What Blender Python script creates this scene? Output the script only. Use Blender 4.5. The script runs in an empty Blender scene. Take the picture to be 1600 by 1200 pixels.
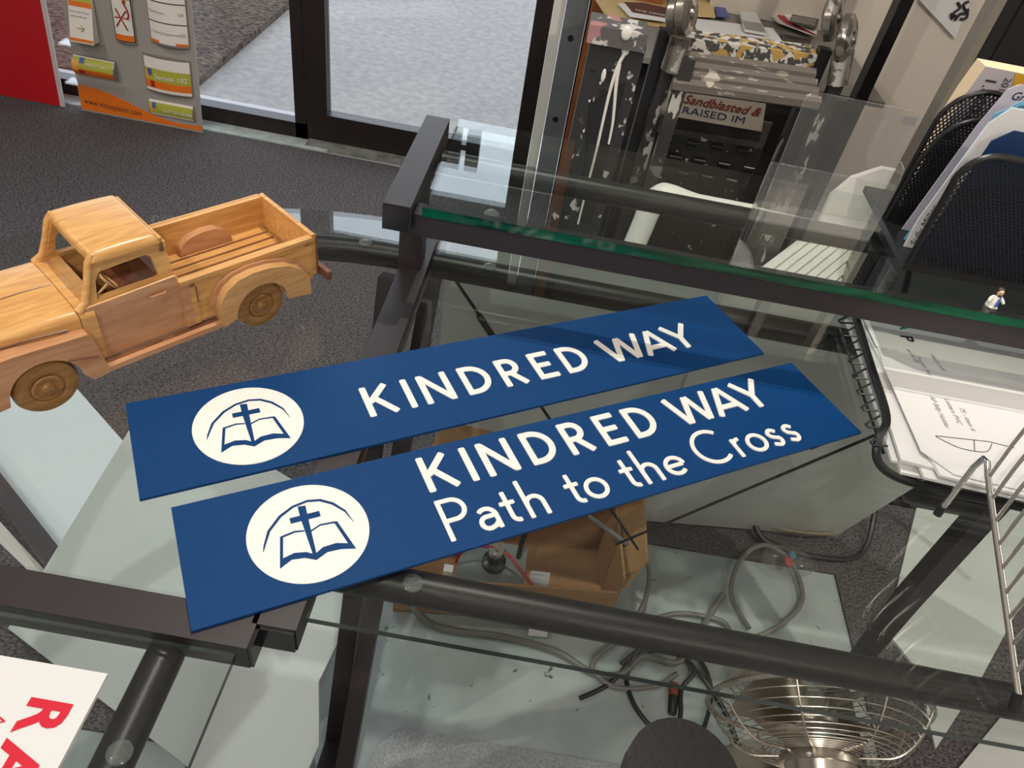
import bpy, bmesh, math, random
from mathutils import Vector, Matrix
import mathutils.geometry as mg
random.seed(7)
PI = math.pi
scn = bpy.context.scene
C = scn.collection
# ------------------------------------------------------------------ camera
F_PX = 1162.69
yaw, pitch, roll = -0.0165, 0.7361, 0.1939
CAM = Vector((0.1065, -0.2450, 1.2144))
fwd = Vector((-math.sin(yaw)*math.cos(pitch), math.cos(yaw)*math.cos(pitch), -math.sin(pitch)))
r0 = Vector((math.cos(yaw), math.sin(yaw), 0)); u0 = r0.cross(fwd)
rgt = math.cos(roll)*r0 + math.sin(roll)*u0
upv = -math.sin(roll)*r0 + math.cos(roll)*u0
cd = bpy.data.cameras.new('camera'); cam = bpy.data.objects.new('camera', cd); C.objects.link(cam)
M = Matrix((rgt, upv, -fwd)).transposed().to_4x4(); M.translation = CAM
cam.matrix_world = M
cd.sensor_width = 36; cd.lens = F_PX*36/1600; cd.clip_start = 0.01
scn.camera = cam
# ------------------------------------------------------------------ world, view
w = bpy.data.worlds.new('world'); scn.world = w; w.use_nodes = True
nt = w.node_tree; bg = nt.nodes['Background']; bg.inputs[1].default_value = 1.0
tc = nt.nodes.new('ShaderNodeTexCoord'); sx = nt.nodes.new('ShaderNodeSeparateXYZ'); rp = nt.nodes.new('ShaderNodeValToRGB')
nt.links.new(tc.outputs['Generated'], sx.inputs[0]); nt.links.new(sx.outputs[2], rp.inputs[0]); nt.links.new(rp.outputs[0], bg.inputs[0])
el = rp.color_ramp.elements; el[0].position = 0.0; el[0].color = (.5, .5, .5, 1); el[1].position = 1.0; el[1].color = (.75, .80, .90, 1)
for p_, c_ in ((.12, (1.2, 1.3, 1.5, 1)), (.26, (2.9, 3.2, 3.6, 1)), (.62, (2.7, 3.0, 3.4, 1)), (.78, (.8, .85, .95, 1))):
    q_ = el.new(p_); q_.color = c_
scn.view_settings.view_transform = 'Standard'; scn.view_settings.look = 'None'
scn.view_settings.exposure = 0.0; scn.view_settings.gamma = 1.0
scn.view_settings.use_curve_mapping = False
# ------------------------------------------------------------------ lamps
def spot(name, loc, to, power, size, deg, col=(1, .93, .84), blend=.4):
    l = bpy.data.lights.new(name, 'SPOT'); l.energy = power; l.shadow_soft_size = size
    l.spot_size = math.radians(deg); l.spot_blend = blend; l.color = col
    o = bpy.data.objects.new(name, l); C.objects.link(o); o.location = loc
    o.rotation_euler = (Vector(to)-Vector(loc)).to_track_quat('-Z', 'Y').to_euler()
    return o
spot('track_lamp', (0.05, 0.62, 2.5), (0.10, 0.35, 0.7), 72, .018, 80)
spot('track_lamp', (-2.1, .6, 2.5), (-1.0, 1.9, 0.3), 60, .02, 95)
spot('track_lamp', (1.2, -0.1, 2.5), (1.0, 1.7, 0.6), 75, .02, 75, (1, .88, .74))
spot('track_lamp', (-0.45, -0.9, 2.5), (0.3, 0.5, 0.3), 55, .02, 85)
def fill_point(name, loc, power, r, col=(1, .95, .88)):  # soft fill lights, added out of view to brighten ceiling and room
    l = bpy.data.lights.new(name, 'POINT'); l.energy = power; l.shadow_soft_size = r; l.color = col
    o = bpy.data.objects.new(name, l); C.objects.link(o); o.location = loc
fill_point('fill_light', (-1.6, -1.0, 2.15), 26, .16)
fill_point('fill_light', (0.9, -1.6, 2.15), 26, .16)
fill_point('fill_light', (2.6, 0.2, 2.1), 18, .16)

# ------------------------------------------------------------------ helpers
def at_z(px, py, z):
    d = fwd + rgt*((px-800)/F_PX) - upv*((py-600)/F_PX); return CAM + d*((z-CAM.z)/d.z)
def at_y(px, py, y):
    d = fwd + rgt*((px-800)/F_PX) - upv*((py-600)/F_PX); return CAM + d*((y-CAM.y)/d.y)

MATS = {}
def mat(name, col, rough=.5, metal=0, noise=0, scale=60, bump=0, spec=.5, coat=0, trans=0, sparkle=0, col2=None, stretch=None, alpha=1):
    if name in MATS: return MATS[name]
    m = bpy.data.materials.new(name); m.use_nodes = True; nt = m.node_tree; N = nt.nodes; L = nt.links
    b = N['Principled BSDF']; b.inputs['Base Color'].default_value = (*col, 1)
    b.inputs['Roughness'].default_value = rough; b.inputs['Metallic'].default_value = metal
    b.inputs['Specular IOR Level'].default_value = spec; b.inputs['Coat Weight'].default_value = coat
    b.inputs['Transmission Weight'].default_value = trans; b.inputs['Alpha'].default_value = alpha
    tc = N.new('ShaderNodeTexCoord'); mp = N.new('ShaderNodeMapping'); L.new(tc.outputs['Object'], mp.inputs[0])
    if stretch: mp.inputs['Scale'].default_value = stretch
    if noise or col2:
        n = N.new('ShaderNodeTexNoise'); n.inputs['Scale'].default_value = scale; n.inputs['Detail'].default_value = 5
        L.new(mp.outputs[0], n.inputs['Vector'])
        r = N.new('ShaderNodeValToRGB'); L.new(n.outputs[0], r.inputs[0])
        r.color_ramp.elements[0].position = .32; r.color_ramp.elements[1].position = .68
        c2 = col2 if col2 else tuple(min(1, c*(1+noise)) for c in col)
        c1 = col if col2 else tuple(c*(1-noise) for c in col)
        r.color_ramp.elements[0].color = (*c1, 1); r.color_ramp.elements[1].color = (*c2, 1)
        L.new(r.outputs[0], b.inputs['Base Color'])
    if bump:
        n2 = N.new('ShaderNodeTexNoise'); n2.inputs['Scale'].default_value = scale*2; n2.inputs['Detail'].default_value = 3
        L.new(mp.outputs[0], n2.inputs['Vector'])
        bp = N.new('ShaderNodeBump'); bp.inputs['Strength'].default_value = bump; bp.inputs['Distance'].default_value = .002
        L.new(n2.outputs[0], bp.inputs['Height']); L.new(bp.outputs[0], b.inputs['Normal'])
    MATS[name] = m; return m

def wood(name, c1, c2, rough=.33, sc=1.0, axis='x'):
    m = bpy.data.materials.new(name); m.use_nodes = True; nt = m.node_tree; N = nt.nodes; L = nt.links
    b = N['Principled BSDF']; b.inputs['Roughness'].default_value = rough; b.inputs['Coat Weight'].default_value = .25
    b.inputs['Coat Roughness'].default_value = .25
    tc = N.new('ShaderNodeTexCoord'); mp = N.new('ShaderNodeMapping'); L.new(tc.outputs['Object'], mp.inputs[0])
    s = {'x': (6, 45, 45), 'y': (45, 6, 45), 'z': (40, 40, 7)}[axis]
    mp.inputs['Scale'].default_value = tuple(v*sc for v in s)
    n = N.new('ShaderNodeTexNoise'); n.inputs['Scale'].default_value = 1.0; n.inputs['Detail'].default_value = 3; n.inputs['Distortion'].default_value = .6
    L.new(mp.outputs[0], n.inputs['Vector'])
    wv = N.new('ShaderNodeMath'); wv.operation = 'MULTIPLY'; wv.inputs[1].default_value = 34; L.new(n.outputs[0], wv.inputs[0])
    sn = N.new('ShaderNodeMath'); sn.operation = 'SINE'; L.new(wv.outputs[0], sn.inputs[0])
    n3 = N.new('ShaderNodeTexNoise'); n3.inputs['Scale'].default_value = 8; n3.inputs['Detail'].default_value = 6; L.new(mp.outputs[0], n3.inputs['Vector'])
    ad = N.new('ShaderNodeMath'); ad.operation = 'MULTIPLY_ADD'; ad.inputs[1].default_value = .16; L.new(sn.outputs[0], ad.inputs[0]); L.new(n3.outputs[0], ad.inputs[2])
    r = N.new('ShaderNodeValToRGB'); L.new(ad.outputs[0], r.inputs[0]); r.color_ramp.elements[0].position = .22; r.color_ramp.elements[1].position = .75
    r.color_ramp.elements[0].color = (*c2, 1); r.color_ramp.elements[1].color = (*c1, 1)
    L.new(r.outputs[0], b.inputs['Base Color']); return m

def glass_mat(name, tint, ior=1.5, rough=0.0, haze=0):
    m = bpy.data.materials.new(name); m.use_nodes = True; nt = m.node_tree; N = nt.nodes; L = nt.links
    N.remove(N['Principled BSDF']); out = N['Material Output']
    t = N.new('ShaderNodeBsdfTransparent'); t.inputs[0].default_value = (*tint, 1)
    g = N.new('ShaderNodeBsdfGlossy'); g.inputs['Roughness'].default_value = rough; g.inputs[0].default_value = (1, 1, 1, 1)
    geo = N.new('ShaderNodeNewGeometry'); mi = N.new('ShaderNodeMix'); mi.data_type = 'FLOAT'
    L.new(geo.outputs['Backfacing'], mi.inputs[0]); mi.inputs[2].default_value = ior; mi.inputs[3].default_value = 1/ior
    fr = N.new('ShaderNodeFresnel'); L.new(mi.outputs[0], fr.inputs[0])
    mx = N.new('ShaderNodeMixShader'); L.new(fr.outputs[0], mx.inputs[0]); L.new(t.outputs[0], mx.inputs[1]); L.new(g.outputs[0], mx.inputs[2])
    o = mx
    if haze:
        d = N.new('ShaderNodeBsdfDiffuse'); d.inputs[0].default_value = (.85, .87, .88, 1)
        m2 = N.new('ShaderNodeMixShader'); m2.inputs[0].default_value = haze; L.new(mx.outputs[0], m2.inputs[1]); L.new(d.outputs[0], m2.inputs[2]); o = m2
    L.new(o.outputs[0], out.inputs[0]); return m

def empty(name, label, cat, loc=(0, 0, 0), group=None, M=None, kind=None):
    o = bpy.data.objects.new(name, None); C.objects.link(o); o.empty_display_size = .02
    if M is not None: o.matrix_world = M
    else: o.location = loc
    return tag(o, label, cat, group, kind)
def tag(o, label=None, cat=None, group=None, kind=None):
    if label: o['label'] = label
    if cat: o['category'] = cat
    if group: o['group'] = group
    if kind: o['kind'] = kind
    return o

class MB:
    def __init__(s): s.b = bmesh.new()
    def poly3(s, vs, fs, mi=0):
        v = [s.b.verts.new(p) for p in vs]
        for f in fs:
            try: s.b.faces.new([v[i] for i in f]).material_index = mi
            except ValueError: pass
        return s
    def hexa(s, p, mi=0):   # 8 points: bottom 4 ccw, top 4
        return s.poly3(p, [(3,2,1,0),(4,5,6,7),(0,1,5,4),(1,2,6,5),(2,3,7,6),(3,0,4,7)], mi)
    def box(s, c, d, R=None, mi=0):
        R = R or Matrix.Identity(3); c = Vector(c)
        P = [c + R @ Vector((x*d[0]/2, y*d[1]/2, z*d[2]/2)) for z in (-1, 1) for x, y in ((-1,-1),(1,-1),(1,1),(-1,1))]
        return s.hexa(P, mi)
    def bx(s, x0, x1, y0, y1, z0, z1, mi=0):
        return s.box(((x0+x1)/2, (y0+y1)/2, (z0+z1)/2), (abs(x1-x0), abs(y1-y0), abs(z1-z0)), None, mi)
    def prism(s, pts, h0, h1, fn=None, mi=0):  # pts 2D, fn(x,y,h)->3D
        fn = fn or (lambda x, y, h: (x, y, h)); n = len(pts)
        a = sum(pts[i][0]*pts[(i+1)%n][1]-pts[(i+1)%n][0]*pts[i][1] for i in range(n))
        if a < 0: pts = pts[::-1]
        vs = [fn(x, y, h0) for x, y in pts]+[fn(x, y, h1) for x, y in pts]
        fs = [tuple(range(n-1, -1, -1)), tuple(range(n, 2*n))]+[(i, (i+1)%n, n+(i+1)%n, n+i) for i in range(n)]
        return s.poly3(vs, fs, mi)
    def tube(s, pts, r, seg=10, closed=False, flat=None, mi=0):
        P = [Vector(p) for p in pts]; n = len(P); rr = r if isinstance(r, (list, tuple)) else [r]*n
        T = []
        for i in range(n):
            if closed: t = P[(i+1)%n]-P[i-1]
            else: t = P[min(i+1, n-1)]-P[max(i-1, 0)]
            T.append(t.normalized())
        up = Vector((0, 0, 1)) if abs(T[0].z) < .9 else Vector((0, 1, 0))
        U = (up - T[0]*up.dot(T[0])).normalized(); rings = []
        for i in range(n):
            U = (U - T[i]*U.dot(T[i])).normalized(); W = T[i].cross(U)
            k = 1.0
            if 0 < i < n-1 and not closed:
                c = max(.35, math.cos(((P[i]-P[i-1]).angle(P[i+1]-P[i], 0))/2)); k = 1/c if seg == 4 else 1
            ring = []
            for j in range(seg):
                a = 2*PI*(j+(.5 if seg == 4 else 0))/seg
                ca, sa = math.cos(a), math.sin(a)
                if flat: ring.append(s.b.verts.new(P[i] + U*ca*rr[i]*flat*k + W*sa*rr[i]))
                else: ring.append(s.b.verts.new(P[i] + (U*ca + W*sa)*rr[i]))
            rings.append(ring)
        m = n if closed else n-1
        for i in range(m):
            A, B = rings[i], rings[(i+1)%n]
            off = 0
            if closed and i == n-1:
                off = min(range(seg), key=lambda q: (A[0].co-B[q].co).length)
            for j in range(seg):
                s.b.faces.new((A[j], A[(j+1)%seg], B[(j+1+off)%seg], B[(j+off)%seg])).material_index = mi
        if not closed:
            s.b.faces.new(rings[0][::-1]).material_index = mi; s.b.faces.new(rings[-1]).material_index = mi
        return s
    def lathe(s, prof, Mx=None, seg=32, mi=0):  # (r,z)
        Mx = Mx or Matrix.Identity(4); R = []
        for r, z in prof:
            if r < 1e-6: R.append([s.b.verts.new(Mx @ Vector((0, 0, z)))])
            else: R.append([s.b.verts.new(Mx @ Vector((r*math.cos(2*PI*j/seg), r*math.sin(2*PI*j/seg), z))) for j in range(seg)])
        for A, B in zip(R, R[1:]):
            for j in range(seg):
                a = [A[j % len(A)], A[(j+1) % len(A)], B[(j+1) % len(B)], B[j % len(B)]]
                q = []
                for v in a:
                    if v not in q: q.append(v)
                if len(q) > 2:
                    try: s.b.faces.new(q).material_index = mi
                    except ValueError: pass
        return s
    def ell(s, c, r, seg=16, R=None, mi=0):
        prof = [(math.sin(PI*i/10), -math.cos(PI*i/10)) for i in range(11)]; prof[0] = (0, -1); prof[-1] = (0, 1)
        Mx = Matrix.Translation(c) @ ((R or Matrix.Identity(3)).to_4x4()) @ Matrix.Diagonal((*r, 1))
        return s.lathe(prof, Mx, seg, mi)
    def grid(s, nu, nv, fn, mi=0):
        V = [[s.b.verts.new(fn(i/nu, j/nv)) for j in range(nv+1)] for i in range(nu+1)]
        for i in range(nu):
            for j in range(nv): s.b.faces.new((V[i][j], V[i+1][j], V[i+1][j+1], V[i][j+1])).material_index = mi
        return s
    def text(s, body, size, fn, bold=0, align='LEFT', h=0.0, shear=0, mi=0):
        cu = bpy.data.curves.new('t', 'FONT'); cu.body = body; cu.size = size; cu.offset = bold*size; cu.align_x = align; cu.shear = shear
        cu.resolution_u = 3; cu.extrude = 0
        o = bpy.data.objects.new('t', cu); C.objects.link(o)
        dg = bpy.context.evaluated_depsgraph_get(); me = bpy.data.meshes.new_from_object(o.evaluated_get(dg))
        vs = [fn(v.co.x, v.co.y) for v in me.vertices]; fs = [tuple(p.vertices) for p in me.polygons]
        s.poly3(vs, fs, mi)
        bpy.data.objects.remove(o); bpy.data.curves.remove(cu); bpy.data.meshes.remove(me); return s
    def xf(s, Mx): bmesh.ops.transform(s.b, matrix=Mx, verts=s.b.verts); return s
    def bevel(s, w, seg=2, ang=30):
        es = [e for e in s.b.edges if len(e.link_faces) == 2 and e.calc_face_angle(0) > math.radians(ang)]
        bmesh.ops.bevel(s.b, geom=es, offset=w, segments=seg, affect='EDGES', profile=.5, clamp_overlap=True); return s
    def build(s, name, m, parent=None, local=False, origin=None, smooth=40, recalc=True):
        if recalc: bmesh.ops.recalc_face_normals(s.b, faces=s.b.faces)
        if parent is not None and not local:
            root = parent
            while root.parent: root = root.parent
            MW = Matrix.Translation(root.location) if root.rotation_mode and root.type else Matrix.Identity(4)
            MW = root.matrix_basis.copy()
            bmesh.ops.transform(s.b, matrix=MW.inverted(), verts=s.b.verts)
        o_loc = None
        if parent is None:
            if origin is None:
                xs = [v.co for v in s.b.verts]; lo = [min(v[i] for v in xs) for i in range(3)]; hi = [max(v[i] for v in xs) for i in range(3)]
                origin = ((lo[0]+hi[0])/2, (lo[1]+hi[1])/2, lo[2])
            bmesh.ops.translate(s.b, vec=-Vector(origin), verts=s.b.verts); o_loc = origin
        me = bpy.data.meshes.new(name); s.b.to_mesh(me); s.b.free()
        for q in (m if isinstance(m, (list, tuple)) else [m]): me.materials.append(q)
        for p in me.polygons: p.use_smooth = True
        me.set_sharp_from_angle(angle=math.radians(smooth))
        o = bpy.data.objects.new(name, me); C.objects.link(o)
        if parent is not None: o.parent = parent
        if o_loc is not None: o.location = o_loc
        return o
def frame(o, x, y):
    x = Vector(x).normalized(); y = Vector(y); y = (y-x*y.dot(x)).normalized(); z = x.cross(y)
    m = Matrix((x, y, z)).transposed().to_4x4(); m.translation = Vector(o); return m
def arc(cx, cy, r, a0, a1, n=12):
    return [(cx+r*math.cos(math.radians(a0+(a1-a0)*i/n)), cy+r*math.sin(math.radians(a0+(a1-a0)*i/n))) for i in range(n+1)]
def smooth_pts(P, n=6):
    P = [Vector(p) for p in P]; out = []
    for i in range(len(P)-1):
        p0 = P[max(i-1, 0)]; p1 = P[i]; p2 = P[i+1]; p3 = P[min(i+2, len(P)-1)]
        for k in range(n):
            t = k/n
            out.append(.5*((2*p1)+(p2-p0)*t+(2*p0-5*p1+4*p2-p3)*t*t+(3*p1-p0-3*p2+p3)*t**3))
    return out+[P[-1]]

# ------------------------------------------------------------------ materials
M_carpet = mat('charcoal_carpet', (.024, .022, .024), .95, noise=0, col2=(.166, .153, .160), scale=165, bump=.6, spec=.1, stretch=(1, 1.6, 1))
M_conc = mat('painted_concrete', (.30, .345, .345), .55, col2=(.42, .47, .465), scale=7, bump=.05, spec=.3)
nt = M_conc.node_tree; N_, L_ = nt.nodes, nt.links
vn = N_.new('ShaderNodeTexNoise'); vn.inputs['Scale'].default_value = 38; vn.inputs['Detail'].default_value = 2; tcx = N_.new('ShaderNodeTexCoord'); L_.new(tcx.outputs['Object'], vn.inputs['Vector'])
rr_ = N_.new('ShaderNodeValToRGB'); rr_.color_ramp.elements[0].position = .70; rr_.color_ramp.elements[1].position = .74; L_.new(vn.outputs[0], rr_.inputs[0])
mx_ = N_.new('ShaderNodeMix'); mx_.data_type = 'RGBA'; mx_.inputs[7].default_value = (.10, .10, .085, 1); bs_ = N_['Principled BSDF']
L_.new(bs_.inputs['Base Color'].links[0].from_socket, mx_.inputs[6]); L_.new(rr_.outputs[0], mx_.inputs[0]); L_.new(mx_.outputs[2], bs_.inputs['Base Color'])
M_side = mat('outdoor_concrete', (.33, .312, .302), .9, col2=(.43, .412, .40), scale=30, spec=.1)
M_mulch = mat('wood_chip_mulch', (.012, .010, .009), .95, col2=(.20, .15, .12), scale=45, spec=.1, stretch=(1, 2.4, 1), bump=.8)
M_bronze = mat('dark_bronze_aluminium', (.018, .013, .012), .4, spec=.4)
M_black = mat('black_plastic', (.012, .012, .013), .35)
M_powder = mat('grey_brown_powder_coat', (.027, .021, .023), .42, noise=.12, scale=900, bump=.12, spec=.5)
M_cap = mat('black_end_cap', (.010, .009, .010), .22)
M_tube = mat('dark_steel_tube', (.026, .023, .023), .38, metal=.3, noise=.2, scale=300, bump=.08)
M_wall = mat('off_white_wall', (.60, .55, .50), .8)
M_ceil = mat('ceiling_board', (.78, .76, .73), .9, noise=.05, scale=20)
M_steel = mat('galvanised_steel', (.20, .22, .24), .45, metal=.4, noise=.15, scale=12)
M_orange = mat('orange_stained_wood', (.26, .085, .022), .5, noise=.35, scale=30, stretch=(1, 1, .15))
M_white = mat('white_plastic', (.78, .77, .72), .4)
M_sheet = mat('white_corrugated_sheet', (.60, .66, .66), .45, spec=.3)
M_board = mat('grey_white_board', (.52, .55, .53), .5, spec=.3)
M_blue = None
GL = glass_mat('desk_glass', (.93, .952, .945))
GLS = glass_mat('shelf_glass', (.90, .945, .93))
GLW = glass_mat('window_glass', (.97, .98, .975))
M_gedge = mat('green_glass_edge', (.001, .065, .030), .08, noise=.9, scale=10, spec=.8, stretch=(1, 12, 12))
M_dedge = mat('dark_glass_edge', (.030, .040, .038), .15, spec=.8)
ACR = glass_mat('clear_acrylic', (.95, .95, .95), 1.45, haze=.035)
M_chrome = mat('brushed_nickel', (.62, .57, .50), .26, metal=1)
M_wire = mat('bright_steel_wire', (.72, .69, .65), .22, metal=1)
M_paper = mat('white_paper', (.70, .70, .70), .7)
M_ink = mat('black_ink', (.02, .02, .025), .7)

# ------------------------------------------------------------------ setting
def S(o): o['kind'] = 'structure'; return o
S(MB().bx(-3.2, 3.2, -2.6, 2.12, -.06, 0).build('floor', M_conc))
cp = MB().prism([(-3.1, .165), (-.10, .165), (-.10, .68), (.845, .70), (.845, .30), (3.0, .30), (3.0, 2.06), (-3.1, 2.06)], .0005, .006).build('carpet', M_carpet)
S(cp)
S(MB().bx(-3.2, 3.2, -2.6, 2.3, 2.6, 2.66).build('ceiling', M_ceil))
S(MB().bx(-3.26, -3.2, -2.6, 2.2, 0, 2.6).build('wall_left', M_wall))
S(MB().bx(3.2, 3.26, -2.6, 2.2, 0, 2.6).build('wall_right', M_wall))
S(MB().bx(-3.2, 3.2, -2.66, -2.6, 0, 2.6).build('wall_front', M_wall))
b = MB().bx(-3.2, 3.2, 2.13, 2.20, 1.90, 2.6); b.bx(.155, 3.2, 2.14, 2.20, 0, 1.9)
S(b.build('wall_back', mat('taupe_wall', (.15, .135, .12), .8)))
# storefront frame
WY0, WY1 = 2.125, 2.175
b = MB(); b.bx(-3.2, -.71, WY0, WY1, 0, .062); b.bx(-3.2, -.71, WY0, WY1, 1.84, 1.90)
b.bx(-.745, -.71, WY0, WY1, 0, 1.9); b.bx(-3.2, -3.15, WY0, WY1, 0, 1.9); b.bx(-1.95, -1.91, WY0, WY1, .062, 1.84)
wf = S(b.bevel(.002).build('window_1', M_bronze))
S(MB().bx(-3.15, -.745, 2.145, 2.151, .062, 1.84).build('pane', GLW, wf))
b = MB(); b.bx(-.745, -.71, 2.11, 2.125, 0, 1.9)
# door
d = empty('door_1', None, None, (-.34, 2.15, 0)); S(d)
b = MB(); b.bx(-.705, -.636, WY0+.005, WY1, .01, 1.9); b.bx(.0, .05, WY0+.005, WY1, .01, 1.9); b.bx(-.636, 0, WY0+.005, WY1, .01, .105); b.bx(-.636, 0, WY0+.005, WY1, 1.84, 1.9)
b.bevel(.002).build('door_frame', M_bronze, d)
MB().bx(-.636, 0, 2.148, 2.154, .105, 1.84).build('door_glass', GLW, d)
b = MB(); b.bx(-.70, .16, 2.08, 2.19, 0, .012); b.bevel(.002).build('threshold', mat('worn_threshold', (.20, .21, .20), .6, noise=.4, scale=30), d)
b = MB(); b.bx(-.262, -.175, 2.085, 2.12, 1.565, 1.68); b.bx(-.18, -.155, 2.10, 2.118, 1.605, 1.635); b.bx(-.156, -.112, 2.085, 2.12, 1.565, 1.68)
b.bx(-.245, -.200, 2.085, 2.12, 1.53, 1.567); b.bx(-.66, -.24, 2.12, 2.13, 1.615, 1.645); b.build('door_closer', M_black, d)
S(MB().bx(.052, .085, WY0+.005, WY1, 0, 1.9).build('trim_1', M_white))
b = MB(); b.bx(.088, .152, 2.10, 2.18, 0, 2.6); S(b.bevel(.003).build('trim_2', M_steel))
b = MB()
for z in (.25, .50, .75, 1.0):
    b.lathe([(0, 0), (.009, 0), (.009, .002), (0, .002)], Matrix.Translation((.118, 2.100, z)) @ Matrix.Rotation(PI/2, 4, 'X'), 16)
S(b.build('trim_2_hole', M_black))
S(MB().bx(.158, .198, 2.07, 2.139, 0, 2.6).build('trim_3', M_orange))
S(MB().bx(.200, .228, 2.06, 2.139, 0, 2.6).build('trim_4', M_black))
# baseboard strip of pale curb seen between carpet and frame
b = MB(); b.bx(-3.2, -.62, 2.062, 2.124, 0, .010); S(b.build('baseboard_back', mat('pale_curb', (.40, .46, .45), .7, noise=.2, scale=25)))
# outside
S(MB().bx(-9, 6, 2.19, 9, -.08, -.01).build('sidewalk', M_side))
mb = MB(); mb.prism([(-1.208, 2.3), (-1.216, 6.0), (-9, 6.0), (-9, 2.3)], -.009, .02)
S(mb.build('mulch_bed', M_mulch))
b = MB(); b.bx(-9, 6, 2.195, 2.30, -.01, .015); S(b.build('outdoor_curb', mat('outdoor_curb', (.55, .52, .55), .7)))

# ------------------------------------------------------------------ glass desk (one thing)
desk = empty('corner_desk', 'glass-topped corner desk with grey-brown metal frame, quarter-round wedge and raised back shelf', 'desk', (-.01, .01, 0))
def glass_slab(name, pts, z0, z1, face, edge, parent, label=None):
    b = MB(); b.prism(pts, z0, z1)
    for f in b.b.faces:
        f.normal_update(); f.material_index = 0 if (abs(f.normal.z) > .7 or (edge is M_gedge and abs(f.normal.y+1) > .1)) else 1
    o = b.build(name, [face, edge], parent, smooth=20)
    if label: o['label'] = label
    return o
def rbar(name, p0, p1, wd, ht, mt=M_powder, bev=.0025):
    p0 = Vector(p0); p1 = Vector(p1); x = (p1-p0); L = x.length; x.normalize(); y = Vector((0, 0, 1)).cross(x)
    if y.length < .1: y = Vector((0, 1, 0))
    F = frame(p0, x, y); b = MB(); b.bx(0, L, -wd/2, wd/2, -ht/2, ht/2); b.bevel(bev, 2); b.xf(F)
    return b.build(name, mt, desk)
ZT = .740
# side bar of right section (runs in depth), side bar of near section (runs sideways)
rbar('frame_rail', (-.0145, -.002, ZT-.0135), (-.0145, .50, ZT-.0135), .030, .027)
rbar('frame_rail', (-.66, -.0065, ZT-.0135), (-.026, -.0065, ZT-.0135), .027, .027)
for (x0, x1, y0, y1) in ((-.0285, -.0005, -.0045, -.0015),):
    b = MB(); b.bx(x0, x1, y0, y1, ZT-.026, ZT-.002); b.bevel(.001); b.build('end_cap', M_cap, desk)
b = MB(); b.bx(-.0265, -.0235, -.0195, .0065, ZT-.026, ZT-.002); b.bevel(.001); b.build('end_cap', M_cap, desk)
rbar('frame_rail', (.785, -.002, ZT-.0135), (.785, .50, ZT-.0135), .030, .027)
# glass tops
glass_slab('glass_top', [(.004, .009), (.768, .009), (.768, .572), (.004, .572)], .733, .739, GL, M_dedge, desk)
R_ = .507
wedge = [(-.031, .010)]+[(-.031-R_*1.03*math.sin(math.radians(a)), .010+R_*1.03*math.cos(math.radians(a))) for a in [i*90/30 for i in range(31)]]
glass_slab('wedge_glass', wedge, .733, .739, GL, GL, desk)
glass_slab('glass_top', [(-.032, -.024), (-.032, -.60), (-.62, -.60), (-.62, -.024)], .733, .739, GL, M_dedge, desk)
# round rails under the glass
def ct(name, pts, r, m=M_tube, par=None, seg=16): return MB().tube(pts, r, seg).build(name, m, par or desk)
ct('support_tube', [(.0, .062, .714), (.77, .055, .714)], .0135)
ct('support_tube', [(.0, .492, .712), (.77, .492, .712)], .0155)
ct('support_tube', [(-.083, -.02, .714), (-.077, -.58, .714)], .0125)
ct('support_tube', [(-.033-.485*math.sin(math.radians(a)), .01+.485*math.cos(math.radians(a)), .712) for a in range(-2, 93, 5)], .0155)
def pad(x, y, z, r=.0085):
    MB().lathe([(0, .004), (r*.6, .0035), (r, .001), (r, 0)], Matrix.Translation((x, y, z)), 20).build('clear_pad', GLPAD, desk)
GLPAD = glass_mat('clear_pad', (.80, .84, .82), 1.5, haze=.12)
for x, y in ((.067, .484), (-.08, .485), (.068, .056), (-.076, -.09)):
    pad(x, y, .7285, .0075)
# legs: a sloping post that turns into a foot
def leg(pts, w_=.030):
    MB().tube(pts, w_/2*1.25, 4).bevel(.002).build('leg', M_powder, desk)
leg([(-.045, .47, .70), (-.045, .325, .30), (-.045, .205, .026), (-.050, -.10, .0235)])
leg([(-.012, .60, .66), (-.012, .30, .302), (-.012, .182, .152), (-.012, .07, .022)], .026)
leg([(.785, .47, .715), (.775, .45, .30), (.785, .44, .026), (.785, -.10, .025)], .032)
leg([(-1.05, .73, .036), (-.58, .40, .036)], .034)
leg([(-.60, -.02, .715), (-.42, -.02, .32), (-.32, -.035, .026), (-.05, -.20, .0235)], .030)
# x brace rods at the back
b = MB(); b.tube([(.01, .515, .70), (.378, .515, .212)], .0022, 8); b.tube([(.060, .515, .632), (.098, .515, .582)], .0045, 10); b.build('brace_rod', M_black, desk)
b = MB(); b.tube([(.74, .515, .735-.03), (.340, .515, .214)], .0022, 8); b.tube([(.585, .515, .555), (.545, .515, .51)], .004, 10); b.build('brace_rod', M_black, desk)
# raised shelf
RZ = .863
b = MB(); b.bx(-.031, -.005, .353, .556, .836, RZ); b.bevel(.0025); b.build('shelf_rail', M_powder, desk)
b = MB(); b.bx(-.0295, -.0065, .3515, .3545, .8375, RZ-.0015); b.bevel(.001); b.build('end_cap', M_cap, desk)
b = MB(); b.bx(.772, .798, .353, .556, .836, RZ); b.bevel(.0025); b.build('shelf_rail', M_powder, desk)
for x in (-.018, .785):
    b = MB(); b.bx(x-.013, x+.012, .436, .462, ZT-.002, .838); b.bevel(.002); b.build('shelf_post', M_powder, desk)
b = MB(); b.bx(-.004, .772, .3635, .386, .828, .851); b.bevel(.002); b.build('shelf_front_rail', M_powder, desk)
ct('shelf_back_rail', [(-.004, .520, .829), (.772, .520, .829)], .0125)
glass_slab('shelf_glass', [(.004, .361), (.768, .361), (.768, .566), (.004, .566)], .8515, .861, GLS, M_gedge, desk)
for x, y in ((.066, .397), (.063, .548)): pad(x, y, .8465, .0075)

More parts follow.
